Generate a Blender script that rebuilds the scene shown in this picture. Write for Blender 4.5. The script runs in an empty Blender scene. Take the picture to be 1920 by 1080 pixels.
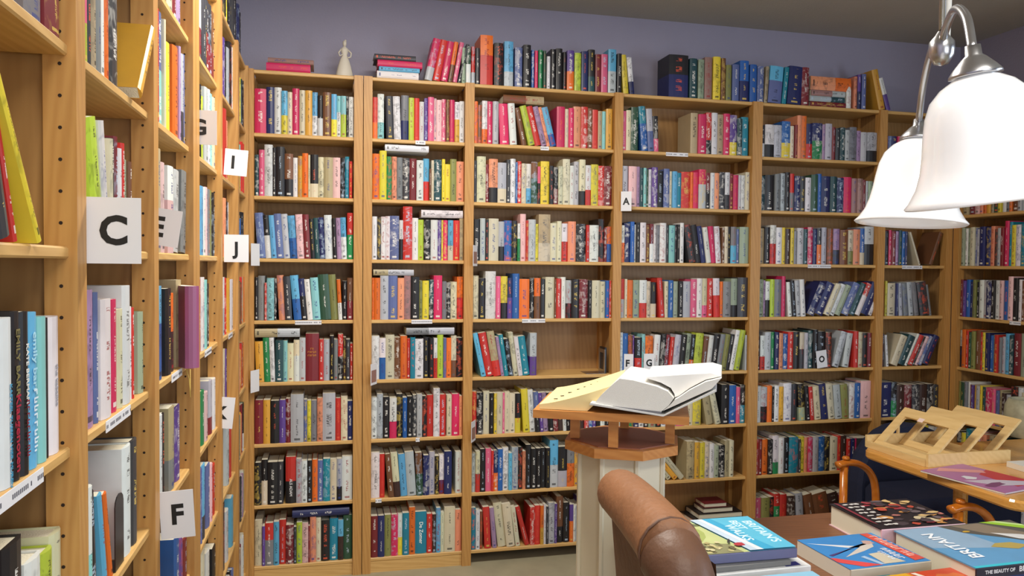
import bpy, math, random
from mathutils import Vector, Matrix, Euler
random.seed(7)
S = bpy.context.scene
COL = S.collection
PI = math.pi
def R(d): return math.radians(d)

# ---------------------------------------------------------------- camera, light, exposure
cam_d = bpy.data.cameras.new('camera'); cam = bpy.data.objects.new('camera', cam_d); COL.objects.link(cam)
cam_d.sensor_width = 36.0; cam_d.lens = 1443.0 / 1920 * 36; cam_d.clip_start = 0.05
yaw, pitch, roll = 0.2353114, 0.0295587, 0.0095441
fw = Vector((math.sin(yaw)*math.cos(pitch), math.cos(yaw)*math.cos(pitch), -math.sin(pitch)))
rt = fw.cross(Vector((0, 0, 1))).normalized(); up = rt.cross(fw)
rt2 = rt*math.cos(roll) + up*math.sin(roll); up2 = -rt*math.sin(roll) + up*math.cos(roll)
CAM = Vector((0.3636, -3.8707, 1.5534))
cam.matrix_world = Matrix(((rt2.x, up2.x, -fw.x, CAM.x), (rt2.y, up2.y, -fw.y, CAM.y), (rt2.z, up2.z, -fw.z, CAM.z), (0, 0, 0, 1)))
S.camera = cam
S.view_settings.view_transform = 'Standard'; S.view_settings.look = 'None'
S.view_settings.gamma = 1.0; S.view_settings.use_curve_mapping = False
S.view_settings.exposure = -0.05
w = bpy.data.worlds.new('world'); S.world = w; w.use_nodes = True
w.node_tree.nodes['Background'].inputs[0].default_value = (0.75, 0.82, 1.0, 1)
w.node_tree.nodes['Background'].inputs[1].default_value = 0.25
def area(name, loc, target, sx, sy, power, col):
    l = bpy.data.lights.new(name, 'AREA'); l.shape = 'RECTANGLE'; l.size = sx; l.size_y = sy; l.energy = power; l.color = col
    o = bpy.data.objects.new(name, l); COL.objects.link(o); o.location = loc
    o.rotation_euler = (Vector(target) - Vector(loc)).to_track_quat('-Z', 'Y').to_euler(); return o
# daylight through the shop window behind the camera, its neighbour to the right, and the ceiling lamps of the front room
area('ceiling_lamp_light', (0.75, -1.5, 2.94), (0.75, -1.45, 0), 1.1, 0.35, 64, (1.0, 0.95, 0.86))
area('ceiling_lamp_light_front', (0.9, -4.2, 2.94), (0.85, -4.0, 0), 1.3, 0.5, 46, (1.0, 0.96, 0.88))
area('window_daylight', (1.6, -6.4, 1.6), (1.0, 0, 1.2), 2.2, 1.7, 40, (0.9, 0.95, 1.0))
area('side_window_daylight', (4.22, -3.4, 1.6), (0.6, -2.0, 1.1), 1.7, 1.5, 78, (0.72, 0.86, 1.0))

# ---------------------------------------------------------------- materials
def lin(c):
    return tuple(((v/255)/12.92 if v/255 <= 0.04045 else ((v/255+0.055)/1.055)**2.4) for v in c)
def node_mat(name):
    m = bpy.data.materials.new(name); m.use_nodes = True
    nt = m.node_tree; b = nt.nodes['Principled BSDF']; return m, nt, b
def N(nt, t, **kw):
    n = nt.nodes.new(t)
    for k, v in kw.items():
        if k in n.inputs: n.inputs[k].default_value = v
        else: setattr(n, k, v)
    return n
def mix(nt, fac, a, b):
    n = nt.nodes.new('ShaderNodeMix'); n.data_type = 'RGBA'
    for s, v in ((0, fac), (6, a), (7, b)):
        if isinstance(v, (int, float)): n.inputs[s].default_value = v
        elif isinstance(v, tuple): n.inputs[s].default_value = (*v[:3], 1)
        else: nt.links.new(v, n.inputs[s])
    return n.outputs[2]
def mth(nt, op, a, b=0.0, c=None):
    n = nt.nodes.new('ShaderNodeMath'); n.operation = op
    for i, v in enumerate((a, b) + ((c,) if c is not None else ())):
        if isinstance(v, (int, float)): n.inputs[i].default_value = v
        else: nt.links.new(v, n.inputs[i])
    return n.outputs[0]
def wood(name, c1, c2, scale=(1, 1, 1), rough=0.45, knots=True, coat=0.0):
    m, nt, b = node_mat(name)
    tc = N(nt, 'ShaderNodeTexCoord'); mp = N(nt, 'ShaderNodeMapping'); mp.inputs['Scale'].default_value = scale
    nt.links.new(tc.outputs['Object'], mp.inputs[0])
    n1 = N(nt, 'ShaderNodeTexNoise', Scale=9.0, Detail=5.0, Roughness=0.6); nt.links.new(mp.outputs[0], n1.inputs['Vector'])
    wv = N(nt, 'ShaderNodeTexWave', Scale=4.0, Distortion=6.0, Detail=2.0); wv.bands_direction = 'DIAGONAL'
    nt.links.new(mp.outputs[0], wv.inputs['Vector'])
    f = mth(nt, 'MULTIPLY_ADD', wv.outputs['Fac'], 0.35, mth(nt, 'MULTIPLY', n1.outputs['Fac'], 0.65))
    col = mix(nt, f, lin(c1), lin(c2))
    if knots:
        vo = N(nt, 'ShaderNodeTexVoronoi', Scale=2.2); mp2 = N(nt, 'ShaderNodeMapping'); mp2.inputs['Scale'].default_value = tuple(max(s, 0.5)*0.9 for s in scale)
        nt.links.new(tc.outputs['Object'], mp2.inputs[0]); nt.links.new(mp2.outputs[0], vo.inputs['Vector'])
        k = mth(nt, 'LESS_THAN', vo.outputs['Distance'], 0.045)
        col = mix(nt, mth(nt, 'MULTIPLY', k, 0.6), col, lin((120, 78, 38)))
    nt.links.new(col, b.inputs['Base Color']); b.inputs['Roughness'].default_value = rough
    b.inputs['Coat Weight'].default_value = coat
    return m
PINE_X = wood('pine_board', (222, 182, 116), (192, 146, 82), (0.8, 9, 9))
PINE_Z = wood('pine_post', (202, 154, 88), (172, 120, 60), (9, 9, 0.8))
PINE_BACK = wood('pine_back_panel', (178, 138, 86), (152, 112, 66), (6, 6, 0.6), knots=False)
def plain(name, c, rough=0.5, metal=0.0, bump=0.0, bscale=60.0, var=0.0, vscale=3.0, coat=0.0):
    m, nt, b = node_mat(name)
    b.inputs['Base Color'].default_value = (*lin(c), 1); b.inputs['Roughness'].default_value = rough; b.inputs['Metallic'].default_value = metal
    b.inputs['Coat Weight'].default_value = coat
    tc = N(nt, 'ShaderNodeTexCoord')
    if var:
        n = N(nt, 'ShaderNodeTexNoise', Scale=vscale, Detail=4.0); nt.links.new(tc.outputs['Object'], n.inputs['Vector'])
        c2 = tuple(v*(1-var) for v in c); nt.links.new(mix(nt, n.outputs['Fac'], lin(c), lin(c2)), b.inputs['Base Color'])
    if bump:
        n = N(nt, 'ShaderNodeTexNoise', Scale=bscale, Detail=5.0); nt.links.new(tc.outputs['Object'], n.inputs['Vector'])
        bp = N(nt, 'ShaderNodeBump', Strength=bump, Distance=0.01); nt.links.new(n.outputs['Fac'], bp.inputs['Height']); nt.links.new(bp.outputs[0], b.inputs['Normal'])
    return m
WALL = plain('grey_lilac_wall_paint', (166, 162, 182), 0.9, bump=0.15, bscale=90, var=0.05)
CEIL = plain('ceiling_plaster', (186, 181, 170), 0.95, bump=0.25, bscale=140, var=0.06)
FLOOR = plain('speckled_linoleum', (176, 168, 140), 0.5, bump=0.03, bscale=300, var=0.18, vscale=9)
PAPER = plain('page_paper', (232, 226, 204), 0.85, bump=0.3, bscale=400, var=0.06)
WHITE = plain('white_card', (226, 226, 230), 0.55)
INK = plain('black_ink', (18, 18, 20), 0.5)
METAL = plain('satin_metal', (190, 190, 192), 0.28, metal=1.0)
BLACKM = plain('black_metal', (24, 24, 26), 0.35)
HOLE = plain('pin_hole_dark', (40, 24, 12), 0.9)
LEATHER = plain('brown_leather', (164, 112, 74), 0.5, bump=0.25, bscale=60, var=0.3, vscale=7)
LEATHER_D = plain('darker_brown_leather', (118, 82, 60), 0.5, bump=0.2, bscale=60, var=0.25, vscale=9)  # darker brown for the side rolls, backrest panel and piping
NAVY = plain('navy_upholstery', (26, 34, 62), 0.8, bump=0.3, bscale=300)
GLASS = plain('opal_glass', (246, 246, 246), 0.12, coat=0.6)
GLASS.node_tree.nodes['Principled BSDF'].inputs['Emission Color'].default_value = (1, 0.99, 0.97, 1); GLASS.node_tree.nodes['Principled BSDF'].inputs['Emission Strength'].default_value = 0.2
CHERRY = wood('cherry_lectern', (214, 150, 80), (186, 116, 54), (1.2, 7, 7), knots=False, coat=0.2)
CREAMP = plain('cream_painted_panel', (226, 218, 194), 0.5, var=0.03)
TABLE = wood('brown_table_laminate', (138, 92, 62), (106, 68, 44), (1.0, 10, 5), knots=False)
DESK = wood('honey_desk_wood', (222, 164, 84), (202, 138, 58), (9, 1.0, 9), knots=False, coat=0.5, rough=0.25)
BEECH = wood('pale_plywood', (232, 200, 140), (216, 180, 118), (5, 1.0, 5), knots=False)
BENT = wood('orange_bentwood', (216, 128, 36), (190, 100, 24), (3, 3, 3), knots=False, coat=0.5, rough=0.25)
# printed colours and spines: base colour from the face, rows of letter-like print from noise
def print_mat():
    m, nt, b = node_mat('book_cover_print')
    a = N(nt, 'ShaderNodeAttribute'); a.attribute_name = 'Col'
    k = N(nt, 'ShaderNodeAttribute'); k.attribute_name = 'Ink'
    uv = N(nt, 'ShaderNodeUVMap'); sp = N(nt, 'ShaderNodeSeparateXYZ'); nt.links.new(uv.outputs[0], sp.inputs[0])
    u = mth(nt, 'FRACT', sp.outputs[0]); seed = mth(nt, 'FLOOR', sp.outputs[0]); v = sp.outputs[1]
    s7 = mth(nt, 'MULTIPLY', seed, 7.31)
    def nz(x, y, sc):
        cb = N(nt, 'ShaderNodeCombineXYZ'); nt.links.new(x, cb.inputs[0])
        if not isinstance(y, (int, float)): nt.links.new(y, cb.inputs[1])
        n = N(nt, 'ShaderNodeTexNoise', Scale=sc, Detail=1.0); nt.links.new(cb.outputs[0], n.inputs['Vector']); return n.outputs['Fac']
    word = mth(nt, 'GREATER_THAN', nz(mth(nt, 'MULTIPLY_ADD', v, 4.0, s7), 0.0, 1.0), 0.5)
    let = mth(nt, 'GREATER_THAN', nz(mth(nt, 'MULTIPLY_ADD', v, 60.0, s7), mth(nt, 'MULTIPLY', u, 4.0), 1.0), 0.5)
    sz = mth(nt, 'MULTIPLY_ADD', mth(nt, 'FRACT', mth(nt, 'MULTIPLY', seed, 0.377)), 0.13, 0.06)
    band = mth(nt, 'LESS_THAN', mth(nt, 'ABSOLUTE', mth(nt, 'SUBTRACT', u, 0.5)), sz)
    vb = mth(nt, 'MULTIPLY', mth(nt, 'GREATER_THAN', v, 0.14), mth(nt, 'LESS_THAN', v, 0.93))
    txt = mth(nt, 'MULTIPLY', mth(nt, 'MULTIPLY', word, let), mth(nt, 'MULTIPLY', band, vb))
    logo = mth(nt, 'MULTIPLY', mth(nt, 'LESS_THAN', mth(nt, 'ABSOLUTE', mth(nt, 'SUBTRACT', u, 0.5)), 0.22), mth(nt, 'LESS_THAN', mth(nt, 'ABSOLUTE', mth(nt, 'SUBTRACT', v, 0.065)), 0.022))
    logo = mth(nt, 'MULTIPLY', logo, mth(nt, 'GREATER_THAN', mth(nt, 'FRACT', mth(nt, 'MULTIPLY', seed, 0.618)), 0.35))
    msk = mth(nt, 'MULTIPLY', mth(nt, 'MULTIPLY', mth(nt, 'MAXIMUM', txt, logo), 0.75), k.outputs['Alpha'])
    tc = N(nt, 'ShaderNodeTexCoord'); n2 = N(nt, 'ShaderNodeTexNoise', Scale=22.0, Detail=3.0); nt.links.new(tc.outputs['Object'], n2.inputs['Vector'])
    base = mix(nt, mth(nt, 'MULTIPLY', n2.outputs['Fac'], 0.22), a.outputs['Color'], (0.06, 0.05, 0.05))
    n3 = N(nt, 'ShaderNodeTexNoise', Scale=30.0, Detail=2.0, Distortion=1.2); nt.links.new(tc.outputs['Object'], n3.inputs['Vector'])
    pic = mth(nt, 'MULTIPLY', mth(nt, 'MINIMUM', mth(nt, 'MAXIMUM', mth(nt, 'MULTIPLY', mth(nt, 'SUBTRACT', n3.outputs['Fac'], 0.5), 9.0), 0.0), 1.0), mth(nt, 'GREATER_THAN', mth(nt, 'FRACT', mth(nt, 'MULTIPLY', seed, 0.713)), 0.68))
    base = mix(nt, mth(nt, 'MULTIPLY', mth(nt, 'MULTIPLY', pic, 0.32), k.outputs['Alpha']), base, k.outputs['Color'])
    nt.links.new(mix(nt, msk, base, k.outputs['Color']), b.inputs['Base Color'])
    b.inputs['Roughness'].default_value = 0.38
    return m
COVER = print_mat()

# ---------------------------------------------------------------- mesh helpers
class MB:
    def __init__(s): s.v = []; s.f = []; s.c = []; s.k = []; s.uv = []; s.mi = []; s.sm = []
    def add(s, vs, fs, col=(1, 1, 1), M=None, mi=0, smooth=False, ink=(0, 0, 0, 0), uvs=None, cols=None, inks=None):
        o = len(s.v)
        s.v += [tuple(M @ Vector(p)) for p in vs] if M is not None else [tuple(p) for p in vs]
        for i, f in enumerate(fs):
            s.f.append(tuple(o+j for j in f)); s.c.append(cols[i] if cols else col); s.k.append(inks[i] if inks else ink)
            s.uv.append(uvs[i] if uvs else None); s.mi.append(mi); s.sm.append(smooth)
    def box(s, x0, x1, y0, y1, z0, z1, **kw):
        s.add([(x0,y0,z0),(x1,y0,z0),(x1,y1,z0),(x0,y1,z0),(x0,y0,z1),(x1,y0,z1),(x1,y1,z1),(x0,y1,z1)],
              [(0,3,2,1),(4,5,6,7),(0,1,5,4),(1,2,6,5),(2,3,7,6),(3,0,4,7)], **kw); return s
    def bbox(s, x0, x1, y0, y1, z0, z1, r=0.003, **kw):
        # box with its long edges chamfered (x-axis profile)
        a, b = (y1-y0), (z1-z0); r = min(r, a*0.45, b*0.45)
        p = [(y0+r,z0),(y1-r,z0),(y1,z0+r),(y1,z1-r),(y1-r,z1),(y0+r,z1),(y0,z1-r),(y0,z0+r)]
        s.add([(x0,y,z) for y, z in p]+[(x1,y,z) for y, z in p], [tuple(range(7,-1,-1)), tuple(range(8,16))]+[(i,(i+1)%8,(i+1)%8+8,i+8) for i in range(8)], **kw); return s
    def prism(s, poly, z0, z1, **kw):
        n = len(poly)
        s.add([(x,y,z0) for x, y in poly]+[(x,y,z1) for x, y in poly], [tuple(range(n-1,-1,-1)), tuple(range(n,2*n))]+[(i,(i+1)%n,(i+1)%n+n,i+n) for i in range(n)], **kw); return s
    def lathe(s, prof, n=32, closed=False, M=None, **kw):
        vs = []; fs = []
        for r, z in prof: vs += [(r*math.cos(2*PI*i/n), r*math.sin(2*PI*i/n), z) for i in range(n)]
        for j in range(len(prof)-1):
            for i in range(n): fs.append((j*n+i, j*n+(i+1)%n, (j+1)*n+(i+1)%n, (j+1)*n+i))
        if closed: fs.append(tuple(range(n-1,-1,-1))); fs.append(tuple((len(prof)-1)*n+i for i in range(n)))
        s.add(vs, fs, M=M, smooth=True, **kw); return s
    def tube(s, pts, rad, n=10, flat=1.0, **kw):
        pts = [Vector(p) for p in pts]; rr = rad if isinstance(rad, (list, tuple)) else [rad]*len(pts)
        vs = []; fs = []; t0 = (pts[1]-pts[0]).normalized()
        side = t0.cross(Vector((0,0,1)));  side = side.normalized() if side.length > 1e-3 else Vector((1,0,0))
        for i, p in enumerate(pts):
            t = (pts[min(i+1,len(pts)-1)]-pts[max(i-1,0)]).normalized()
            side = (side - t*side.dot(t)).normalized(); upv = t.cross(side)
            for k in range(n):
                a = 2*PI*k/n; vs.append(p + side*math.cos(a)*rr[i] + upv*math.sin(a)*rr[i]*flat)
        for i in range(len(pts)-1):
            for k in range(n): fs.append((i*n+k, i*n+(k+1)%n, (i+1)*n+(k+1)%n, (i+1)*n+k))
        fs.append(tuple(range(n-1,-1,-1))); fs.append(tuple((len(pts)-1)*n+k for k in range(n)))
        s.add(vs, fs, smooth=True, **kw); return s
    def build(s, name, mats, parent=None, loc=None, rot=None):
        me = bpy.data.meshes.new(name); me.from_pydata(s.v, [], s.f)
        if not isinstance(mats, (list, tuple)): mats = [mats]
        for m in mats: me.materials.append(m)
        if any(s.mi): me.polygons.foreach_set('material_index', s.mi)
        if any(s.sm): me.polygons.foreach_set('use_smooth', s.sm)
        if COVER in mats:
            ca = me.color_attributes.new('Col', 'FLOAT_COLOR', 'CORNER'); ka = me.color_attributes.new('Ink', 'FLOAT_COLOR', 'CORNER')
            ul = me.uv_layers.new(name='UVMap')
            C = []; K = []; U = []
            for f, c, k, uv in zip(s.f, s.c, s.k, s.uv):
                for j in range(len(f)):
                    C += [c[0], c[1], c[2], 1.0]; K += list(k); U += list(uv[j]) if uv else [0.01, 0.0]
            ca.data.foreach_set('color', C); ka.data.foreach_set('color', K); ul.data.foreach_set('uv', U)
        me.update()
        o = bpy.data.objects.new(name, me); COL.objects.link(o)
        if parent is not None: o.parent = parent
        if loc is not None: o.location = loc
        if rot is not None: o.rotation_euler = rot
        return o
def empty(name, loc=(0, 0, 0), rz=0.0):
    o = bpy.data.objects.new(name, None); COL.objects.link(o); o.location = loc; o.rotation_euler = (0, 0, rz); o.empty_display_size = 0.05; return o
def tag(o, label=None, cat=None, group=None, kind=None):
    if label: o['label'] = label
    if cat: o['category'] = cat
    if group: o['group'] = group
    if kind: o['kind'] = kind
    return o
def text(name, s, size, mat, parent, loc, rot, ext=0.0003, align='CENTER', sx=1.0, shear=0.0):
    c = bpy.data.curves.new(name, 'FONT'); c.body = s; c.size = size; c.extrude = ext; c.align_x = align; c.align_y = 'CENTER'
    c.materials.append(mat); c.resolution_u = 3; c.shear = shear; c.offset = size*(.035 if name == 'letter' else .018)
    tmp = bpy.data.objects.new(name, c); me = bpy.data.meshes.new_from_object(tmp); me.name = name; bpy.data.objects.remove(tmp); bpy.data.curves.remove(c)
    o = bpy.data.objects.new(name, me); COL.objects.link(o); o.parent = parent; o.location = loc; o.rotation_euler = rot; o.scale = (sx, 1, 1); return o
def strokes(n, size, mat, parent, loc, rot, sx=1.0):
    # print too blurred to read in the photograph: a line of uneven letter-sized marks
    r_ = random.Random(n*31+int(size*9999)); m = MB(); x = -n*size*.3
    for i in range(n):
        k = r_.random(); h = size*(.62 if k < .7 else .8); w_ = size*.42; t = size*.13
        m.box(x, x+t, -size*.3, h-size*.3, 0, .0003)
        if k < .5: m.box(x+t, x+w_, h-size*.3-t, h-size*.3, 0, .0003)
        if .3 < k: m.box(x+w_-t, x+w_, -size*.3, h*.7-size*.3, 0, .0003)
        if k > .6: m.box(x+t, x+w_-t, -size*.3, -size*.3+t, 0, .0003)
        x += size*.6
    return m.build('title', mat, parent, loc=loc, rot=rot)
# ---------------------------------------------------------------- palette: code -> (name, sRGB)
PAL = {'k': ('black', (22,22,26)), 'K': ('charcoal', (54,56,62)), 'w': ('white', (226,226,226)), 'c': ('cream', (216,208,178)),
 'e': ('beige', (176,160,124)), 'y': ('yellow', (232,212,60)), 'Y': ('mustard', (222,166,58)), 'o': ('orange', (232,112,34)), 'r': ('red', (206,48,40)),
 'R': ('dark red', (124,34,42)), 'p': ('pink', (224,96,136)), 'P': ('pale pink', (232,190,190)), 'm': ('crimson pink', (214,40,96)), 'v': ('purple', (96,66,148)),
 'V': ('lavender', (168,138,176)), 'b': ('blue', (34,96,172)), 'B': ('navy', (30,40,96)), 'l': ('light blue', (96,176,218)), 't': ('teal', (24,134,158)),
 'T': ('dark teal', (28,72,78)), 's': ('slate blue', (94,108,160)), 'g': ('green', (30,134,76)), 'G': ('dark green', (44,82,60)), 'i': ('lime green', (184,206,62)),
 'u': ('olive', (134,138,76)), 'n': ('brown', (118,74,46)), 'N': ('dark brown', (64,40,34)), 'a': ('grey', (126,128,132)), 'A': ('light grey', (184,188,194)),
 'q': ('aqua', (140,204,204)), 'h': ('salmon', (234,150,112)), 'z': ('sage', (156,172,148)), 'd': ('dull pink', (160,120,116))}
LC = {k: lin(v[1]) for k, v in PAL.items()}
def jit(c, a=0.12):
    f = 1 + random.uniform(-a, a); return tuple(min(1, max(0.002, x*f*(1+random.uniform(-.05, .05)))) for x in c)
def ink_for(code):
    if code in 'kKBRNTGnvbsmgptr': return random.choice([lin((235,232,225))]*4 + [lin((220,190,90)), lin((220,90,60)), lin((180,200,220))])
    return random.choice([lin((25,25,30))]*4 + [lin((150,40,40)), lin((40,60,130)), lin((90,90,90))])
def book_geo(mc, mp, w, h, d, c1, c2, split, ink, hard, rnd, M=None, mi_p=0):
    # cover: U-shaped shell with a rounded spine (spine at y=0 facing -y), page block inside
    t = 0.0022 if hard else 0.0007
    b = min(rnd*w, 0.006)
    prof = [(0, b), (w*0.22, b*0.28), (w*0.5, 0), (w*0.78, b*0.28), (w, b), (w, d), (w-t, d), (w-t, b+t), (t, b+t), (t, d), (0, d)]
    n = len(prof); zs = [0, h] if c1 == c2 else [0, h*split, h]
    vs = [(x, y, z) for z in zs for x, y in prof]; fs = []; uvs = []; cols = []; inks = []; sd = random.randint(1, 900)
    for L in range(len(zs)-1):
        cc = c2 if L == 0 and len(zs) == 3 else c1
        for i in range(n):
            j = (i+1) % n
            fs.append((L*n+i, L*n+j, (L+1)*n+j, (L+1)*n+i)); cols.append(cc)
            if i < 4:
                u0, u1 = 0.02+prof[i][0]/w*0.96+sd, 0.02+prof[j][0]/w*0.96+sd; v0, v1 = zs[L]/h, zs[L+1]/h
                uvs.append(((u0, v0), (u1, v0), (u1, v1), (u0, v1))); inks.append((*ink, 1))
            else: uvs.append(None); inks.append((0, 0, 0, 0))
    k = (len(zs)-1)*n
    caps = [(0,1,8),(1,2,7,8),(2,3,7),(3,4,7),(4,5,6,7),(8,9,10,0)]
    for cp in caps:
        fs.append(tuple(reversed(cp))); cols.append(c2); uvs.append(None); inks.append((0,0,0,0))
        fs.append(tuple(k+i for i in cp)); cols.append(c1); uvs.append(None); inks.append((0,0,0,0))
    mc.add(vs, fs, M=M, cols=cols, inks=inks, uvs=uvs)
    g = 0.003 if hard else 0.0004
    mp.box(t+0.0002, w-t-0.0002, b+t+0.0003, d-g, g, h-g, M=M, mi=mi_p, col=(.8, .75, .6))
BOOKS = []   # every shelved book: dict(M, w, h, d, codes, label bits, score)
def add_book(M, w, h, d, code, where, hide=False, lean=0, flat=False, pull=False, score=None, label=None, title=None):
    BOOKS.append(dict(M=M, w=w, h=h, d=d, code=code, where=where, hide=hide, lean=lean, flat=flat, label=label, title=title,
                      score=score, c1=jit(LC[code[0]]), c2=None, prev=None, next=None))
    b = BOOKS[-1]; b['c2'] = b['c1'] if len(code) == 1 else jit(LC[code[1]])
    return b
# ---------------------------------------------------------------- room shell
def structure(name, mb, mat, **kw):
    return tag(mb.build(name, mat, **kw), kind='structure')
XL, XR, YB, YF, H = -0.28, 4.28, 0.275, -6.6, 2.967
structure('floor', MB().box(XL-.1, XR+.1, YF-.1, YB+.1, -0.1, 0), FLOOR)
structure('ceiling', MB().box(XL-.1, XR+.1, YF-.1, YB+.1, H, H+.1), CEIL)
structure('wall_back', MB().box(XL-.1, XR+.1, YB, YB+.1, 0, H), WALL)
structure('wall_left', MB().box(XL-.1, XL, YF, YB, 0, H), WALL)
structure('wall_front', MB().box(XL-.1, XR+.1, YF-.1, YF, 0, H), WALL)
structure('wall_right', MB().box(XR, XR+.1, YF, YB, 0, H), WALL)
bb = MB(); bb.box(XL, XR, YB-.015, YB, 0, .08); structure('baseboard_back', bb, plain('baseboard_paint', (200,198,190), 0.5))
WF = plain('white_window_frame', (235,235,232), 0.4)
# ---------------------------------------------------------------- bookcases
TH = 0.018; PD = 0.045; DEP = 0.24
def sh(k): return 2.475 - 0.3*k
def bookcase(label, origin, rz, x0, x1, wl, wr, plinth=True, holes=False, labels=(), shelves=range(0, 9)):
    """Local frame: x along the front, front plane y=0, depth +y. Opening x0..x1, posts wl / wr wide."""
    t = empty('bookcase', origin, rz); tag(t, label, 'bookcase', 'pine bookcases around the walls')
    top = 2.4758
    for xa, xb, side in ((x0-wl, x0, 1), (x1, x1+wr, -1)):
        if xb-xa < 0.004: continue
        for ya in (0, DEP-PD):
            MB().box(xa, xb, ya, ya+PD, 0, top).build('post', PINE_Z, t)
        xm = (xa+xb)/2
        MB().box(xm-0.008, xm+0.008, PD, DEP-PD, 0, top-.01).build('side_panel', PINE_BACK, t)
        if holes and side == -1:
            hb = MB()
            z = 0.2
            while z < 2.4:
                hb.add([(xa-.0006, .022+.0028*math.cos(a*PI/4), z+.0028*math.sin(a*PI/4)) for a in range(8)], [tuple(range(8))]); z += 0.047
            tag(hb.build('pin_hole', HOLE, t), kind='stuff')
    MB().box(x0-wl/2, x1+wr/2, DEP, DEP+0.006, 0.05, 2.46).build('back_panel', PINE_BACK, t)
    for k in shelves:
        z = sh(k)
        MB().bbox(x0+.0005, x1-.0005, 0.012, DEP-.002, z-TH, z, 0.003).build('shelf', PINE_X, t)
    if plinth: MB().box(x0+.0005, x1-.0005, 0.014, 0.03, 0.0, sh(8)-TH).build('plinth', PINE_X, t)
    for k, a, b in labels:
        m = MB(); m.box(a, b, 0.0105, 0.0118, sh(k)-0.021, sh(k)-0.001); tg = m.build('shelf_label', WHITE, t)
        tx = MB(); n = max(4, int((b-a)/0.006))
        for i in range(n):
            if random.random() < .8: tx.box(a+(b-a)*(i+.25)/n, a+(b-a)*(i+.8)/n, 0.0102, 0.0105, sh(k)-.014, sh(k)-.008)
        tx.build('print', plain('label_print', (90,90,100), .6) if 'label_print' not in bpy.data.materials else bpy.data.materials['label_print'], tg)
    return t
def px3(x): return x
CASES = {}
B3 = 0.023
CASES[1] = bookcase('pine bookcase against the back wall beside the left corner, white figurine on top', (0,0,0), 0, .02, .488, .045, .043, labels=((4, .21, .335),))
CASES[2] = bookcase('second pine bookcase from left corner, back wall, flat stack of four books on top', (0,0,0), 0, .535, 1.04, .0, .047, labels=((1, .79,.84),(4,.775,.88),(6,.80,.82),(7,.60,.63)))
CASES[3] = bookcase('wide pine bookcase with a half empty shelf, behind the lectern', (0,0,0), 0, 1.087, 1.845, 0, .047, plinth=False, labels=((1,1.44,1.485),(4,1.35,1.475)))
CASES[4] = bookcase('wide pine bookcase on the back wall with hanging card A, right of the lectern', (0,0,0), 0, 1.892, 2.66, 0, .06, labels=((1, 2.145, 2.275),(5,2.43,2.45)))
CASES[5] = bookcase('wide pine bookcase on the back wall with card O, left of the glass lamps', (0,0,0), 0, 2.72, 3.48, 0, .05, labels=((3, 3.03,3.18),))
CASES[6] = bookcase('narrow pine bookcase in the right back corner behind the hanging lamp', (0,0,0), 0, 3.53, 3.955, 0, .045, labels=((3, 3.66, 3.80),))
# double post of the second case
MB().box(.5345, .5765, 0, PD, 0, 2.4758).build('post', PINE_Z, CASES[2]); MB().box(.5345, .5765, DEP-PD, DEP, 0, 2.4758).build('post', PINE_Z, CASES[2])
# left wall, local x = world y
RZL = PI/2
LCASE = {'A': (-3.07, -2.60), 'B': (-2.556, -2.075), 'C': (-2.03, -1.575), 'D': (-1.468, -1.005), 'E': (-.96, -.475), 'F': (-.43, -.05)}
LN = {'A': 'nearest pine bookcase on the left wall, cut by the picture edge', 'B': 'pine bookcase on the left wall holding card C', 'C': 'pine bookcase on the left wall holding cards E and F',
      'D': 'pine bookcase on the left wall holding card G', 'E': 'pine bookcase on the left wall holding cards I and J', 'F': 'pine bookcase on the left wall next to the back corner'}
LLAB = {'A': ((4, -2.95, -2.715),), 'B': ((4, -2.41, -2.24),), 'C': ((4, -1.83, -1.69),), 'D': ((4, -1.30, -1.16),), 'E': ((4, -.7, -.58),), 'F': ()}
for q, (a, b) in LCASE.items():
    wr = {'C': .045, 'F': .04}.get(q, .045); wl = {'A': .045, 'D': .058}.get(q, 0)
    CASES[q] = bookcase(LN[q], (0, 0, 0), RZL, a, b, wl, wr, holes=q in 'ABCD', labels=LLAB[q])
# right wall, local x = -world y, front at X=4.0
RZR = -PI/2
CASES['R'] = bookcase('dark shaded pine bookcase on the right wall beside the back corner', (4.0, 0, 0), RZR, .045, .80, .04, .045, labels=((4, .40,.47),))
CASES['S'] = bookcase('pine bookcase on the right wall behind the display rack', (4.0, 0, 0), RZR, .845, 1.60, 0, .045)

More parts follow.
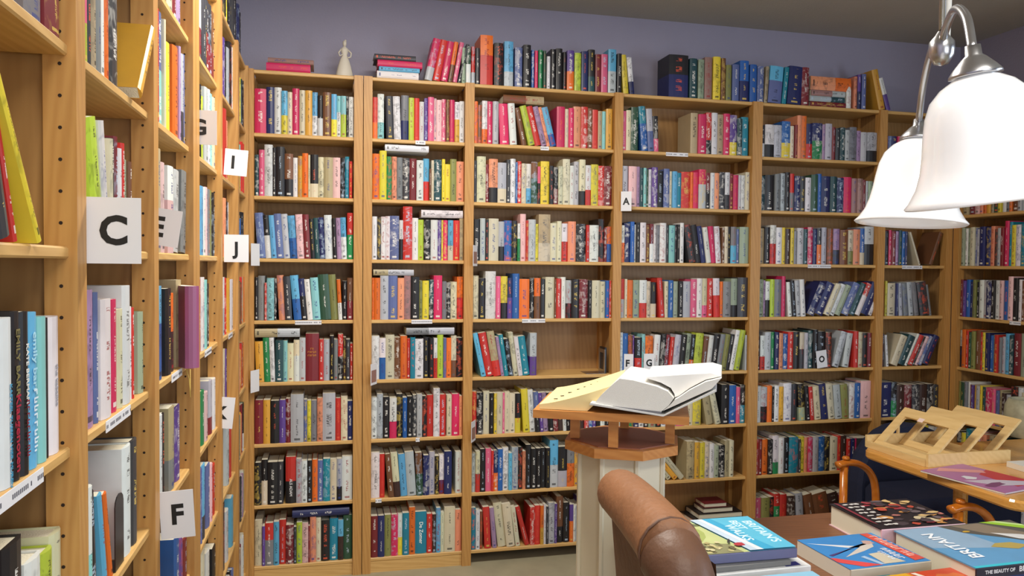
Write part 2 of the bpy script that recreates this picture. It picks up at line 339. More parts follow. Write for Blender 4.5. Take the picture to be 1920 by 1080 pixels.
# ---------------------------------------------------------------- rows of books on the back wall
# tokens: width colour(s) height lean ; x = gap ; *n = n units of assorted books. Units are relative and fitted to the opening.
ROWS = {
11:"21m82 15B86 13w86 11ly80 9c79 13m86 11c83 13Y83 10lw81 10kw75 16n82 10ly79 8qw77 10qi77 5k77 9w76",
12:"8T76 10p85 15w95 6k90 16k92 16nk80 9w73 8Y76 11o82 4c79 15kc80 11c76 17e76 14P76 9k76 8t79 6r70 2x",
13:"15s84-4 11kw80-4 10l80-4 14s83-4 12A83-4 14lb80-4 14P83-3 12R83-3 9k75-3 9T77-3 11B78-3 15w83-2 8k77-2 9V78-2 11lw79-2 12rg88",
14:"7k80 13a83 4r70 15q79 5k78 13h84-3 14K82-3 16lb84-5 12Bk78-5 11w77-5 16q80-4 22G86-4 15u86-4 8ow77-3 10k74 12nR80",
15:"15Y76-2 12g83-2 9w83-2 15T78 8q77 12c72 11cw78 12A82 26R90 9r79 12A78 8k85 8a78 10rk88 6N82 8K78 5r70",
16:"15R82 12Y82 16k80 11v81 9R83 23A91 6s80 7y78 11a78 10h83 23A91 10r81 12c84 9B75",
17:"12k80 11kc85 18k80 10K80 4x 19rk88 10A84 10w80 9k80 10o80 10s78 13t81 12c80 10Ak80 19w84",
18:"13c86 5v75 15ra80 10l82 12r84 14R74 5K70 10i78 11P76 3R70 11h86 9c84 16k78 15t80 10lN77 16G85",
21:"9ro76 12wq83 2x 14K80-2 13w80-2 14aB83 10i79 10r79 9w73 7v80 11p82 5P80 10P78 8p80 7n79 10m80 9wY76 9w78",
22:"13o84 13y90 10g80 9h80 11a79 13K78 13R78 13w75 11lr79 4n60 5c76 15T78 6y79 10y70 12u80 14h76",
23:"9w80 7K78 8w80 8w81 17s82 7wk74 17r102 11w79 10i76 13k76 13w76 7v76 3y76 9m76 10lc76 12r76 7e80",
24:"4o78 11o78 15A82 17s82 12h78 12d82 16k80 6u73 12y73 9Tk75 16m83 8a72 8k70 12c71 11or81",
25:"14w81 11wb77 16c83 11n78 12o81 6r76 9t78 15w75 11k78 8k76 7wr76 11i82 6s76 9o76 10cn80 11k76",
26:"10w78 11A84 12k78 13wm76 11k83 8b76 11k78 7K80 10A82 9k78 12r79 12w92 11r80 2x 10c78 14m80 5h76",
27:"15w86 9r82 10n82-5 12cN84-5 12l80-4 16A84-4 12nG82-2 11B76 10A82 8k74 9wR76 14B82 7x 11w80",
28:"12R78 12B78 12u78 12m78 8wy78 12t80 11o90 21t80 10r75 7N74 8l86 7c76 20c86 11h80",
31:"7o76 8n70 10wo78 10m78 11A78 17m75-3 13w76-4 10n70-12 12i74-14 12r74-14 10V74-14 7h74-14 12lb74-14 16m76 7c72 10m74 15h78 13r78 10n76 11r74 8e72 8q72 13Y77 1x",
32:"6K76 15c84 5R70 15hk80 15Ac74 7K80 9w82 3b76 7r78 8c74 9wl74 11nG78 6pk70 15y80 7k72 9kR70 8c72 13c86 7w74 9A82 11ck86 11wr76 13y78 11r76 14R76",
33:"12k76 9A78 6k76 17c78 10Ak73 13b75 10k75 5wg70 10P88 4r76 13A78 5y70 21ec88 12c72 8c76 12wr72 14h76 19k72 6r70 17w70 11k82 5R66 8ob68",
34:"10c80 12k75 18w88 8p79 12yk79 9Bv76 12b84 18o74 8k76 11on76 9k74 16c78 3n74 9r75 9w78 10Ak72 14k74 16R74 7k72 15c72 10c70 7b72 3r72",
35:"9l82-12 14r82-11 14er84-10 6V74-9 8t78-9 9k70-9 9c82-8 8w74-8 14t74-8 13Av80 144x",
36:"9r80 12k78 11c80 8k76 5y76 11c76 4p76 9c78 10c74 10ky74 12y82-4 10w80-4 9sk76-4 6v74-4 10V74-4 9k74-4 9R74-4 9N74-4 6w74-3 6k74 10N74 9ky72 9N76 8r72 8b74 7v74 8k72 9w76 8k72",
37:"8A72 8cr76 10k80 11p80 4r76 8Bo76 9b78 11w80 6l70 12A80 8k80 6h72 10k84 10k76 9k76 9k76 8k76 16lA90 17kA77 14ao76 7Y78 *60",
38:"10t78 8w74 6n70 13r78-3 9V76-5 17c84-7 17c82-7 9c76-8 9r76-15 1x 10r72 11r74 7oY74 5w76 5K72 13A78 5v76 14nk88 13k76 8vo72 5w70 *60",
41:"8p72 8c74 12G80 11tb82-5 10As78-4 9kp66-2 56x 13e76 14m74 10rk78 10w78 12e76 11m78 13vy76 9T70 13t74 3x",
42:"11A74 2x 14P74 6V74 6T72 5q72 4G70 6w70 10v74 11k68 10s72 6c68 8l68 8t66 17r68 5o68 10m68 13mA74 8Rk68 7w68 9h68 11K70 9wK70 7R68 10m66 5A66 7w66 8c72",
43:"7wo68 11B72 7b75 4w70 8k74 11w74 7n70 7Rw72 5w70 6a70 12w74 6K70 11q70 4K72 5k72 7w75 12K72-10 12k72-9 9B70-9 9w68-8 10m70-6 10w70-4 5n68 7c70 6k70 11al70 6s66 18z70",
44:"9rA72 4c72 10o70 13z70 13wr70 7c68 10kc66 9r74-5 7c68 8b70 10z68 8k68 15A68 11p72 10w74 10cp74 10r74 12wr74-2 6o68 15a68 12zk74 19K76",
45:"7w76 10b74 10nk70 4v70 14kr66 7q72 16ow68 12w70+3 10k72+4 8R70+4 8r66+5 12A70+5 12k70+5 10z72+5 9ko70+5 16i72+5 10n66+6 10w68+6 12k70+7 10a70+8 10u70+8 8k70+9 9w78+10 10i78+10 4A68",
46:"9w70 9k70 8g68 9B70 9w70 8k68 12z70 9k70 10w70 7v64 9A66 16p74 14c72 14y74 12e70-10 10c70-13 14k76 14b74 7p70 9kt74",
47:"30x 8R60-42 8c60-41 8Y62-41 9c64-40 14e72 9Y70 10y68 8c68 8w66 8z62 11k62 8e70 8c70 20x",
51:"8Kw58 16wk60 14A60 15by68 7c60 4R62 8h80 9o80 11Br66 18Bg68 5V66 12A68 6R62 8K60 9T62 9A58 13a64 9V58 11A56 18Ak56",
52:"10T64 16k66 10a68 8A70 8k72 9ra70 10B66 10K66 10w64 12G70 7b72 16B68 12T68 12B66 15m68 10d66 10d66 6R64 4A62 8z62 6B60",
53:"10e66 9k68 10wr72 11w68 5y68 9N66 6y68 6a62 11A68 7T66 9m70 7B66 8Ko68 9A70 10n68 12VK68 14n66 11cu66 12h68 8bc70 17Ak74",
54:"9z70 4V68 8wk66 7i70 12a70 6m76 2x 6w65-5 7k68-5 8A68-5 8w70-4 12B66+24 14B66+24 10c64+24 9w64+24 9z62+24 12s66+24 10T66+24 9rw66+24 14B66+24 6w66+24 3x",
55:"6N62 9wr64 11A70 7g70 8B70 7h68 11b66 10r70 12k70 9cK68 7A68 9T72 9k74 16k70 12N68 12A70+16 12A66+8 9r70 9c68 11k66 8R66",
56:"10w68 12Ak66 10o68 5k66 9w68 8Y66 16w72 11K70 12kz70-4 8k66-5 9r64-5 14c64-6 14B68-7 13c68-7 14A66-6 14u66-5 11w68 11b68 21P72",
57:"6r68 6R68 11o66 8k66 11wg72 9w68 9k68 16t68 4K64 7y68 7h66 8m66 10A66 12b66 9k66 14c64 6r66 10N66 7r60 7B60 5m60 24K60",
58:"11p55 12u55 7k55 9rg60 10r58 12N55 11A58-5 13n55-12 22n55-12 15N55-12 15R55-10 12m55-8 14k55",
61:"5R50 5s50 7B50 8mB50 7k50 12yu50 10u50 8k50 8B50 8a50 6w50",
62:"*110",
63:"6K64 11k64 8m66 11R64 10V64 8T66 8b64 6B64 5c66-20 22x 10n66+20",
64:"7R60 4y66 14c62 3B62 7A62-4 8a62-5 8A64-6 8a64-8 16K64-10 4a60-10 16x",
65:"4r62 5N62 5w60-5 14c60+22 14T60+24 5w66+25 9r62+25 5k60+25 6P60+25 7s60+25 12B60+25",
66:"22B66 10kg66 14N60 14R60 14K60 14N60 12k60 10K58",
67:"*110", 68:"*110"}
RIGHT = {1: "*220", 2: "*220",
 3: "6z72 6w70 6z70 9c72 4s70 6A68 12B72 10B70 8h72 5N66 7A68 6R68 8m80 6t78 8y72 *110",
 4: "5R70 6v68 8b70 6B66 6u70 5k66 9w70 6A70 10B68 6k70 9w70 7P70 8b70 *110",
 5: "7ck70 8o72 5r70 6G68 8u70 10n72 5r70 6y70 9B70 6b66 4z68 7r68 5a64 6A66 9l72 7T70 *110",
 6: "6u68 9G68 6a70 5w70 4R66 4v66 5Y66 8A66 5y68 6T66 14m66 7p66 7s64 6e66 6N62 10A60 *110",
 7: "*220", 8: "*220"}
import re
ASSORT = 'kkwwccKrbBTtnaAoyYRqusGezhPv'
def parse(s):
    out = []
    for t in s.split():
        if t[0] == '*':
            n = float(t[1:])
            while n > 0:
                ww = random.uniform(5, 13); out.append((ww, random.choice(ASSORT), random.uniform(66, 80), 0)); n -= ww
            continue
        m = re.match(r'([\d.]+)([A-Za-z]+)(\d+)?([+-]\d+)?$', t)
        wd, cd, hh, ln = m.groups()
        out.append((float(wd), cd, float(hh or 0), float(ln or 0)))
    return out
def unproj_x(p):
    d = Vector(p) - CAM; z = d.dot(fw); return 960+1443*d.dot(rt2)/z, 540-1443*d.dot(up2)/z, z
HID = [(1000,705,1350,865),(1070,850,1265,1080),(1130,890,1310,1080),(1620,130,1920,425),(1605,760,1920,960),(1285,925,1920,1080)]
def hidden(x, y):
    if not (0 <= x <= 1920 and 0 <= y <= 1090): return True
    return any(a < x < c and b < y < d for a, b, c, d in HID)
def place_row(toks, x0, x1, z, frame, where, hscale):
    """toks in local x; frame: 4x4 local->world; hscale: metres per height unit"""
    W = x1-x0-0.004
    # gaps needed where the tilt changes
    def ext(s):
        e = []; prev = 0; tot = 0; ph = 0.2
        for (wd, cd, hh, ln) in toks:
            if cd == 'x': prev = 0; e.append(0); continue
            hm = hh*hscale; g = max(0, (math.tan(R(prev))-math.tan(R(ln)))*min(hm, ph)) if prev > ln else 0
            if ln < 0 and prev == 0: g = max(g, -math.tan(R(ln))*hm)
            e.append(g); prev = ln; ph = hm
        tail = max(0, math.tan(R(prev))*ph); return e, tail
    e, tail = ext(1)
    base = sum(wd/(1 if cd == 'x' else math.cos(R(ln))) for wd, cd, hh, ln in toks)
    s = (W - sum(e) - tail)/base
    if s < 0.0004: s = 0.0004
    x = x0+0.002; row = []
    for (wd, cd, hh, ln), g in zip(toks, e):
        if cd == 'x': x += wd*s; continue
        x += g; wm = wd*s*0.985; h = min(hh*hscale, 0.268); d = min(0.2, max(0.12, h*0.72))*random.uniform(.93, 1.05)
        foot = wd*s/math.cos(R(ln))
        yy = 0.014 + random.uniform(0, 0.012)
        if ln > 0: Mx = Matrix.Translation((x+foot, yy, z+.0005)) @ Matrix.Rotation(R(ln), 4, 'Y') @ Matrix.Translation((-wm, 0, 0))
        elif ln < 0: Mx = Matrix.Translation((x, yy, z+.0005)) @ Matrix.Rotation(R(ln), 4, 'Y')
        else: Mx = Matrix.Translation((x, yy, z+.0005))
        M = frame @ Mx
        c = M @ Vector((wm/2, 0, h/2)); px, py, dz = unproj_x(c)
        b = add_book(M, wm, h, d, cd, where, hide=hidden(px, py), lean=ln, score=wm*h/dz/dz)
        row.append(b); x += foot
    for i, b in enumerate(row):
        b['prev'] = row[i-1] if i else None; b['next'] = row[i+1] if i+1 < len(row) else None
    return row
BOPEN = {1: (.02,.488), 2: (.577,1.04), 3: (1.087,1.845), 4: (1.892,2.66), 5: (2.72,3.48), 6: (3.53,3.955)}
PITCH = {1: 115.5, 2: 112, 3: 107.5, 4: 103, 5: 99, 6: 96}
CN = {1: 'left corner back bookcase', 2: 'second back bookcase', 3: 'bookcase behind lectern', 4: 'bookcase with card A', 5: 'bookcase with card O', 6: 'narrow right corner bookcase',
      'A': 'nearest left bookcase', 'B': 'left bookcase with card C', 'C': 'left bookcase with card F', 'D': 'left bookcase with card G', 'E': 'left bookcase with card J', 'F': 'left-wall corner bookcase', 'R': 'right wall bookcase', 'S': 'right wall bookcase'}
ON = {0: 'top', 1: 'top shelf', 2: 'second shelf', 3: 'third shelf', 4: 'fourth shelf', 5: 'fifth shelf', 6: 'sixth shelf', 7: 'seventh shelf', 8: 'bottom shelf'}
ID = Matrix.Identity(4)
ROWB = {}
for key, s in sorted(ROWS.items()):
    c, k = divmod(key, 10); x0, x1 = BOPEN[c]
    ROWB[key] = place_row(parse(s), x0, x1, sh(k), ID, (k, c), 0.3/PITCH[c])
for k, s in RIGHT.items():
    fr = Matrix.Translation((4.0, 0, 0)) @ Matrix.Rotation(RZR, 4, 'Z')
    tk = parse(s); place_row([t for t in tk], .045, .80, sh(k), fr, (k, 'R'), 0.3/96)
    place_row(parse('*110'), .845, 1.22, sh(k), fr, (k, 'S'), 0.3/96)
# ---------------------------------------------------------------- rows on the left wall (mm: start, width, height, colour, lean, pulled out)
LEFT = {
'A2':'-2737,70,75,a,0,0 -2667,61,100,R,0,0',
'A4':'-2871,32,218,e,0,0 -2839,42,208,w,0,0 -2797,25,214,k,0,0 -2772,29,212,k,0,0 -2743,39,209,l,0,0 -2704,29,201,q,0,0 -2675,13,198,k,0,0 -2662,44,198,w,0,0',
'A5':'-2876,113,225,k,0,0 -2756,58,180,w,0,0 -2698,42,172,i,0,0 -2656,48,183,c,0,0',
'B2':'-2508,15,150,r,0,0 -2493,23,140,pi,0,0 -2470,24,157,K,0,0 -2446,19,165,e,0,0 -2427,32,174,a,0,0 -2395,31,195,w,0,0 -2364,21,205,o,0,0 -2339,71,223,K,0,0',
'B3':'-2502,29,218,c,-14,0 -2440,60,216,i,-13,0 -2375,30,223,w,-10,0 -2350,14,199,c,0,0 -2336,22,202,K,0,0 -2314,19,209,R,0,0 -2295,23,190,w,0,0 -2272,20,203,r,0,0 -2252,37,176,z,0,0 -2215,17,175,n,0,0',
'B4':'-2496,63,230,V,0,0 -2433,19,225,s,0,0 -2414,71,211,w,0,0 -2343,48,208,m,0,0 -2295,35,188,c,0,0 -2260,58,231,w,0,0 -2202,18,188,w,0,0 -2184,17,185,r,0,0 -2120,39,172,z,0,0',
'B5':'-2502,32,207,wq,0,0 -2470,48,187,k,-5,0 -2385,20,175,l,-12,0 -2350,16,170,o,-14,0 -2260,67,214,w,0,0 -2193,54,214,K,0,0',
'C1':'-1952,205,154,c,0,0 -1747,52,180,R,0,0 -1695,46,213,V,0,0',
'C2':'-1958,29,259,r,0,0 -1929,55,263,sq,0,0 -1874,13,257,c,0,0 -1861,25,256,k,0,0 -1836,54,217,y,0,0 -1782,117,237,o,0,0 -1665,16,250,V,0,0 -1649,48,237,AK,0,0 -1601,76,246,s,0,0',
'C3':'-1952,59,242,e,0,0 -1893,44,216,P,0,0 -1849,88,216,wP,0,0 -1754,81,216,A,5,0 -1665,80,224,a,5,0',
'C4':'-1952,65,221,lb,0,0 -1880,84,213,k,0,0 -1796,49,199,oN,0,0 -1747,114,231,e,0,0',
'C5':'-1952,47,218,w,0,0 -1905,37,214,k,0,0 -1868,128,210,ea,0,0 -1732,75,198,v,0,0',
'C6':'-1952,264,161,b,0,0 -1688,55,135,v,0,0 -1633,108,114,R,0,0',
'D1':'-1344,63,232,wR,0,0 -1281,33,207,K,0,0 -1248,34,209,K,0,0 -1214,58,224,KR,0,0 -1156,86,235,KR,0,0 -1070,106,233,nR,0,0',
'D2':'-1344,21,223,k,0,0 -1323,42,193,i,0,0 -1281,125,243,A,0,0 -1156,36,249,w,0,0 -1120,63,245,q,0,0 -1057,52,244,c,0,0 -1005,68,248,r,0,0 -937,72,242,b,0,0',
'D3':'-1344,63,214,l,0,0 -1281,55,216,w,0,0 -1226,46,221,P,0,0 -1180,60,219,a,0,0 -1120,37,220,u,0,0 -1083,52,216,k,0,0',
'D4':'-1344,31,224,r,0,0 -1313,54,231,w,0,0 -1259,56,222,q,0,0 -1203,71,208,k,0,0',
'D5':'-1344,96,171,g,0,0 -1248,57,158,P,0,0 -1191,108,181,AR,0,0 -1083,91,175,w,0,0',
'D6':'-1344,31,235,s,0,0 -1313,65,236,lK,0,0 -1248,116,208,s,0,0 -1132,37,197,P,0,0 -1095,103,174,r,0,0',
'D7':'-1344,96,265,c,0,0 -1248,116,217,w,0,0 -1132,154,186,k,0,0',
'E1':'-790,80,229,v,0,0 -710,16,208,k,0,0 -694,120,226,A,0,0 -574,73,268,k,0,0 -501,76,263,w,0,0',
'E2':'-790,96,264,r,0,0 -694,50,230,h,0,0',
'E3':'-790,80,223,h,0,0 -710,33,215,k,0,0 -677,50,214,w,0,0',
'E4':'-805,78,222,wA,0,0 -727,33,219,r,0,0 -694,120,215,Y,0,0 -574,129,209,w,0,0',
'E5':'-805,62,248,c,0,0 -743,49,242,v,0,0',
'E6':'-805,178,229,A,0,0 -627,107,205,r,0,0',
'E7':'-805,62,257,K,0,0 -743,99,201,w,0,0 -644,219,204,l,0,0',
'F1':'-150,28,215,T,0,0 -119,28,215,k,0,0 -88,28,215,w,0,0',
'F2':'-150,28,230,r,0,0 -119,28,230,n,0,0 -88,28,230,r,0,0',
'F3':'-150,28,210,k,0,0 -119,28,210,k,0,0 -88,28,210,c,0,0',
'F4':'-150,28,212,ro,0,0 -119,28,212,e,0,0 -88,28,212,o,0,0',
'F5':'-150,28,205,r,0,0 -119,28,205,n,0,0 -88,28,205,o,0,0',
'F6':'-150,28,222,R,0,0 -119,28,222,kw,0,0 -88,28,222,G,0,0',
'F7':'-150,28,200,V,0,0 -119,28,200,w,0,0 -88,28,200,e,0,0',
'F8':'-150,28,200,w,0,0 -119,28,200,w,0,0 -88,28,200,c,0,0',
}
FL = Matrix.Rotation(RZL, 4, 'Z')
for key, s in LEFT.items():
    q, k = key[0], int(key[1]); row = []
    toks = [t.split(',') for t in s.split()]
    for i, (a, wd, hh, cd, ln, pull) in enumerate(toks):
        a, wd, hh, ln, pull = float(a)/1000, float(wd)/1000, float(hh)/1000, float(ln), float(pull)/1000
        lo, hi = LCASE[q]; nxt = float(toks[i+1][0])/1000 if i+1 < len(toks) else hi
        if pull: nxt = hi
        wm = max(.006, min(wd*.97, .062, hi-.002-a))
        if a > hi-.01: continue
        if ln < 0: a = a + math.sin(R(-ln))*hh*0.5 if False else a
        h = max(.11, min(hh, .268)); d = min(.19, h*.68)
        right = a+wd*.98 if wd > .062 and not pull else a+wm     # wide ones sit at the far end of their slot: we look past a gap at their side
        right = min(right, hi-.002); a2 = right-wm
        y = .014 + random.uniform(0, .006) - pull
        Mx = Matrix.Translation((a2, y, sh(k)+.0005))
        if ln > 0: Mx = Matrix.Translation((a2+wm, y, sh(k)+.0005)) @ Matrix.Rotation(R(ln), 4, 'Y') @ Matrix.Translation((-wm, 0, 0))
        if ln < 0: Mx = Mx @ Matrix.Rotation(R(ln), 4, 'Y')
        M = FL @ Mx; px, py, dz = unproj_x(M @ Vector((wm/2, 0, h/2)))
        b = add_book(M, wm, h, d, cd, (k, q), lean=ln, score=wm*h/dz/dz, hide=not (-30 < px < 1920 and -60 < py < 1200)); b['must'] = q in 'AB' and not b['hide']
        row.append(b)
    for i, b in enumerate(row):
        b['prev'] = row[i-1] if i else None; b['next'] = row[i+1] if i+1 < len(row) else None
    ROWB[key] = row
# fill the near ends of each left-wall row that the near post hides, and rows with nothing recorded
for q, (lo, hi) in LCASE.items():
    for k in range(1, 9):
        rb = ROWB.get(q+str(k))
        if q == 'F': rng = (lo+.02, -.16) if rb else (lo+.02, hi-.02)
        elif rb: continue
        else: rng = (lo+.06, hi-.03)
        if q == 'A' and k == 3: continue
        place_row(parse('*%d' % int((rng[1]-rng[0])/.00255)), rng[0], rng[1], sh(k), FL, (k, q), 0.3/115)
# ---------------------------------------------------------------- books on top of the bookcases
def X_at(px, y=0.02, z=2.56):
    lo, hi = -0.2, 4.3
    for _ in range(30):
        m = (lo+hi)/2
        if unproj_x((m, y, z))[0] < px: lo = m
        else: hi = m
    return (lo+hi)/2
def pit(px): return 117.4-0.0176*(px-478)
ZT = 2.4765
TOP = [(796,810,'mA',80,12),(811,825,'r',78,11),(826,839,'m',76,10),(840,848,'on',76,9),(849,857,'p',76,10),(858,864,'K',74,13),(866,873,'z',66,0),(874,883,'Gw',69,0),(884,891,'rA',69,0),(892,900,'K',67,0),
 (901,925,'or',92,0),(927,944,'k',79,0),(946,963,'lA',83,0),(966,980,'s',73,0),(982,996,'k',79,0),(997,1002,'b',70,0),(1003,1009,'m',69,0),(1010,1018,'g',71,0),(1019,1024,'G',70,0),(1026,1032,'w',60,0),(1033,1042,'k',74,0),(1043,1055,'k',76,0),(1056,1062,'k',70,0),
 (1064,1077,'vo',74,0),(1078,1090,'i',70,0),(1091,1103,'B',74,0),(1104,1116,'kT',78,0),(1117,1127,'R',70,0),(1128,1140,'p',71,0),(1141,1156,'lA',81,0),(1158,1166,'k',74,0),(1170,1180,'y',72,-5),(1182,1191,'wB',68,-6),
 (1255,1292,'kB',79,0),(1294,1308,'T',74,0),(1310,1321,'z',73,0),(1322,1336,'d',78,0),(1338,1352,'y',80,0),(1353,1361,'n',78,0),(1362,1372,'u',66,0),(1374,1387,'s',68,0),(1388,1405,'bB',76,0),(1407,1420,'b',70,0),(1421,1433,'s',68,0),(1434,1440,'e',68,3),(1441,1466,'ls',69,4),(1467,1475,'t',69,5),
 (1477,1503,'B',71,4),(1504,1518,'R',71,0),(1588,1597,'w',40,0),(1602,1608,'h',60,0),(1609,1615,'vB',64,0),(1617,1625,'s',66,0),(1650,1662,'Y',76,-14),(1664,1672,'wv',62,-18)]
prev = None; toprow = []
for (a, b, cd, hh, ln) in TOP:
    xa, xb = X_at(a), X_at(b); h = hh*0.3/pit(a); wm = (xb-xa)*.97; d = min(.17, h*.68)
    if ln > 0: Mx = Matrix.Translation((xa+wm/math.cos(R(ln)), .02, ZT)) @ Matrix.Rotation(R(ln), 4, 'Y') @ Matrix.Translation((-wm, 0, 0))
    else: Mx = Matrix.Translation((xa, .02, ZT)) @ Matrix.Rotation(R(ln), 4, 'Y')
    if a == 796 or ln > 9: pass
    dz = (Vector((xa, .02, 2.5))-CAM).dot(fw)
    bk = add_book(Mx, wm, h, d, cd, (0, 0), lean=ln, score=wm*h/dz/dz, hide=a > 1600); toprow.append(bk); bk['px'] = a
for i, b in enumerate(toprow):
    b['prev'] = toprow[i-1] if i else None; b['next'] = toprow[i+1] if i+1 < len(toprow) else None
def flat(px0, px1, thpx, z, cd, label, y=.02, rev=False, zz=1.5, must=True, rz=0.0):
    xa, xb = X_at(px0, .02, z), X_at(px1, .02, z); h = xb-xa; wm = thpx*0.3/pit(px0); d = min(.17, max(.12, h*.68))
    M = Matrix.Translation((xa, y, z+wm+.0004)) @ Matrix.Rotation(PI/2, 4, 'Y')
    if rev: M = Matrix.Translation((xb, y+d, z+wm+.0004)) @ Matrix.Rotation(PI, 4, 'Z') @ Matrix.Rotation(PI/2, 4, 'Y')
    if rz: M = Matrix.Translation((xa, y, 0)) @ Matrix.Rotation(rz, 4, 'Z') @ Matrix.Translation((-xa, -y, 0)) @ M
    b = add_book(M, wm, h, d, cd, ('flat', 0), flat=True, label=label, score=9); b['must'] = must
    return z+wm+.001
def top_of(key, px0, px1):
    x0, x1 = X_at(px0, .02, 1.5), X_at(px1, .02, 1.5); best = 0
    for b in ROWB[key]:
        M = b['M']; xs = [(M @ Vector(p)) for p in ((0,0,0),(b['w'],0,0),(0,0,b['h']),(b['w'],0,b['h']))]
        if max(p.x for p in xs) > x0 and min(p.x for p in xs) < x1: best = max(best, max(p.z for p in xs))
    return best+.001
z = flat(499, 582, 15, ZT, 'm', 'dark pink paperback lying flat on top of the corner bookcase, lower of two'); flat(502, 588, 9, z, 'd', 'dull pink book lying flat on another pink one on top of the corner bookcase')
z = flat(707, 785, 13, ZT, 'w', 'white book lying at the bottom of the stack on top of the second bookcase'); z = flat(711, 787, 8, z, 'l', 'pale blue book lying second from the bottom of the bookcase-top stack')
z = flat(708, 792, 12, z, 'm', 'crimson glossy book lying under the charcoal one in the bookcase-top stack'); flat(702, 780, 10, z, 'K', 'charcoal book lying topmost in the stack on top of the second bookcase')
z = flat(1520, 1586, 9, ZT, 'R', 'dark red book lying lowest in the flat stack on the bookcase top'); z = flat(1519, 1584, 10, z, 'TA', 'dark teal book lying second in the flat stack on the bookcase top')
z = flat(1522, 1585, 11, z, 'Ad', 'grey and pale book lying under the thick orange one on the bookcase top'); flat(1521, 1596, 25, z, 'oh', 'thick orange book lying across the flat stack on the bookcase top')
flat(478, 562, 16, top_of(15, 478, 562), 'Ae', 'grey book lying flat on the row, fifth shelf, left corner back bookcase')
flat(722, 804, 12, top_of(22, 722, 804), 'w', 'white book lying flat on the row, second shelf, second back bookcase')
flat(790, 868, 14, top_of(23, 790, 868), 'w', 'white book lying flat on the row, third shelf, second back bookcase')
flat(700, 776, 11, top_of(24, 700, 776), 'Ae', 'pale grey book lying flat on the row, fourth shelf, second back bookcase')
flat(762, 852, 13, top_of(25, 762, 852), 'Aa', 'grey mottled book lying flat on the row, fifth shelf, second back bookcase')
flat(944, 1020, 15, top_of(31, 944, 1020), 'en', 'beige and brown book lying flat on leaning books, top shelf behind lectern')
flat(548, 655, 14, top_of(18, 548, 655), 'B', 'navy book lying flat on the row, bottom shelf, left corner back bookcase')
z = flat(1304, 1392, 22, sh(8), 'k', 'thick black book with white page edges lying lowest in bottom-shelf pile', rev=True, y=.03, rz=R(4))
z = flat(1312, 1394, 10, z, 'k', 'thin black book lying in the middle of the bottom-shelf pile', rev=True, y=.03)
z = flat(1322, 1378, 9, z, 'N', 'small brown book lying near the top of the bottom-shelf pile', rev=True, y=.04); flat(1326, 1368, 8, z, 'R', 'small dark red book lying topmost in the bottom-shelf pile', rev=True, y=.05)
flat(1256, 1298, 9, sh(8), 'o', 'orange patterned book lying flat on the bottom shelf beside dark pile', y=.03, rz=R(-14))
# left wall bookcase tops
for i, (a, wd, hh, cd) in enumerate([(-.82,.045,.25,'B'),(-.77,.05,.26,'K'),(-.71,.03,.27,'k'),(-.675,.02,.21,'y'),(-.62,.05,.268,'k'),(-.565,.05,.262,'K'),(-.42,.04,.26,'K'),(-.375,.04,.24,'k'),(-.25,.04,.22,'B'),(-.2,.04,.2,'k')]):
    M = FL @ Matrix.Translation((a, .02, ZT)); b = add_book(M, wd, hh, .16, cd, ('ltop', 0), score=.00004)
# two leaning large books at the left edge, the gold one, the white binder with its bookend
def lbook(a, wd, hh, cd, k, lean, label, pull=0.0, d=None, extra=0.0):
    Mx = Matrix.Translation((a, .012-pull, sh(k)+.001)) @ Matrix.Rotation(R(lean), 4, 'Y') if lean <= 0 else Matrix.Translation((a+wd, .012-pull, sh(k)+.001)) @ Matrix.Rotation(R(lean), 4, 'Y') @ Matrix.Translation((-wd, 0, 0))
    b = add_book(FL @ Mx, wd, hh, d or min(.2, hh*.7), cd, (k, 'A'), label=label, score=9, lean=lean); b['must'] = True; return b
lbook(-2.748, .012, .245, 'y', 3, -34, 'thin yellow-edged book leaning left against others at the left picture edge', pull=.010)
lbook(-2.800, .010, .235, 'r', 3, -20, 'red book leaning behind the blue one at the left picture edge', pull=.0)
lbook(-2.875, .036, .250, 'bK', 3, -17, 'large blue and dark picture book leaning at the left picture edge', pull=.012)
lbook(-2.235, .028, .20, 'Y', 2, 38, 'gold book leaning right against the post on the upper shelf', pull=.02, d=.17)

b = add_book(Matrix.Translation((.006, -1.735, sh(4)+.001)) @ Matrix.Rotation(R(28), 4, 'Z'), .036, .215, .135, 'p', (4, 'C'), label='plain mauve book jutting out of the shelf, left wall above card F', score=9); b['must'] = True; b['c1'] = b['c2'] = lin((158, 84, 126)); MAUVE = b
# ---------------------------------------------------------------- choose the books that show largest; build them, join the rest
N_SINGLE = 276
for b in BOOKS: b.setdefault('must', False)
cand = [b for b in BOOKS if not b['must'] and not b['hide']]
cand.sort(key=lambda b: -b['score'])
single = [b for b in BOOKS if b['must']] + cand[:N_SINGLE-sum(b['must'] for b in BOOKS)]
ids = {id(b) for b in single}
def cn(b):
    c = b['code']; a = PAL[c[0]][0].replace(' ', '-')
    return a if len(c) == 1 else a + '-and-' + PAL[c[1]][0].replace(' ', '-')
def c0(b): return PAL[b['code'][0]][0].replace(' ', '-')
labs = {}
for b in single:
    if b['label']: L = b['label']
    else:
        k, q = b['where']; p, n = b['prev'], b['next']
        if q == 0: place = 'on top of the bookcases'
        elif k == 'ltop': place = 'on top of the left wall bookcases'
        else: place = ON[k] + ', ' + CN[q]
        ln = 'leaning ' if abs(b['lean']) >= 6 else ''
        if k == 'ltop': pos = 'tall'
        elif p and n: pos = 'between %s and %s' % (c0(p), c0(n))
        elif n: pos = 'left of %s one' % c0(n)
        elif p: pos = 'right of %s one' % c0(p)
        else: pos = 'alone'
        L = '%s%s book %s, %s' % (ln, cn(b), pos, place)
    b['L'] = L; labs.setdefault(L, []).append(b)
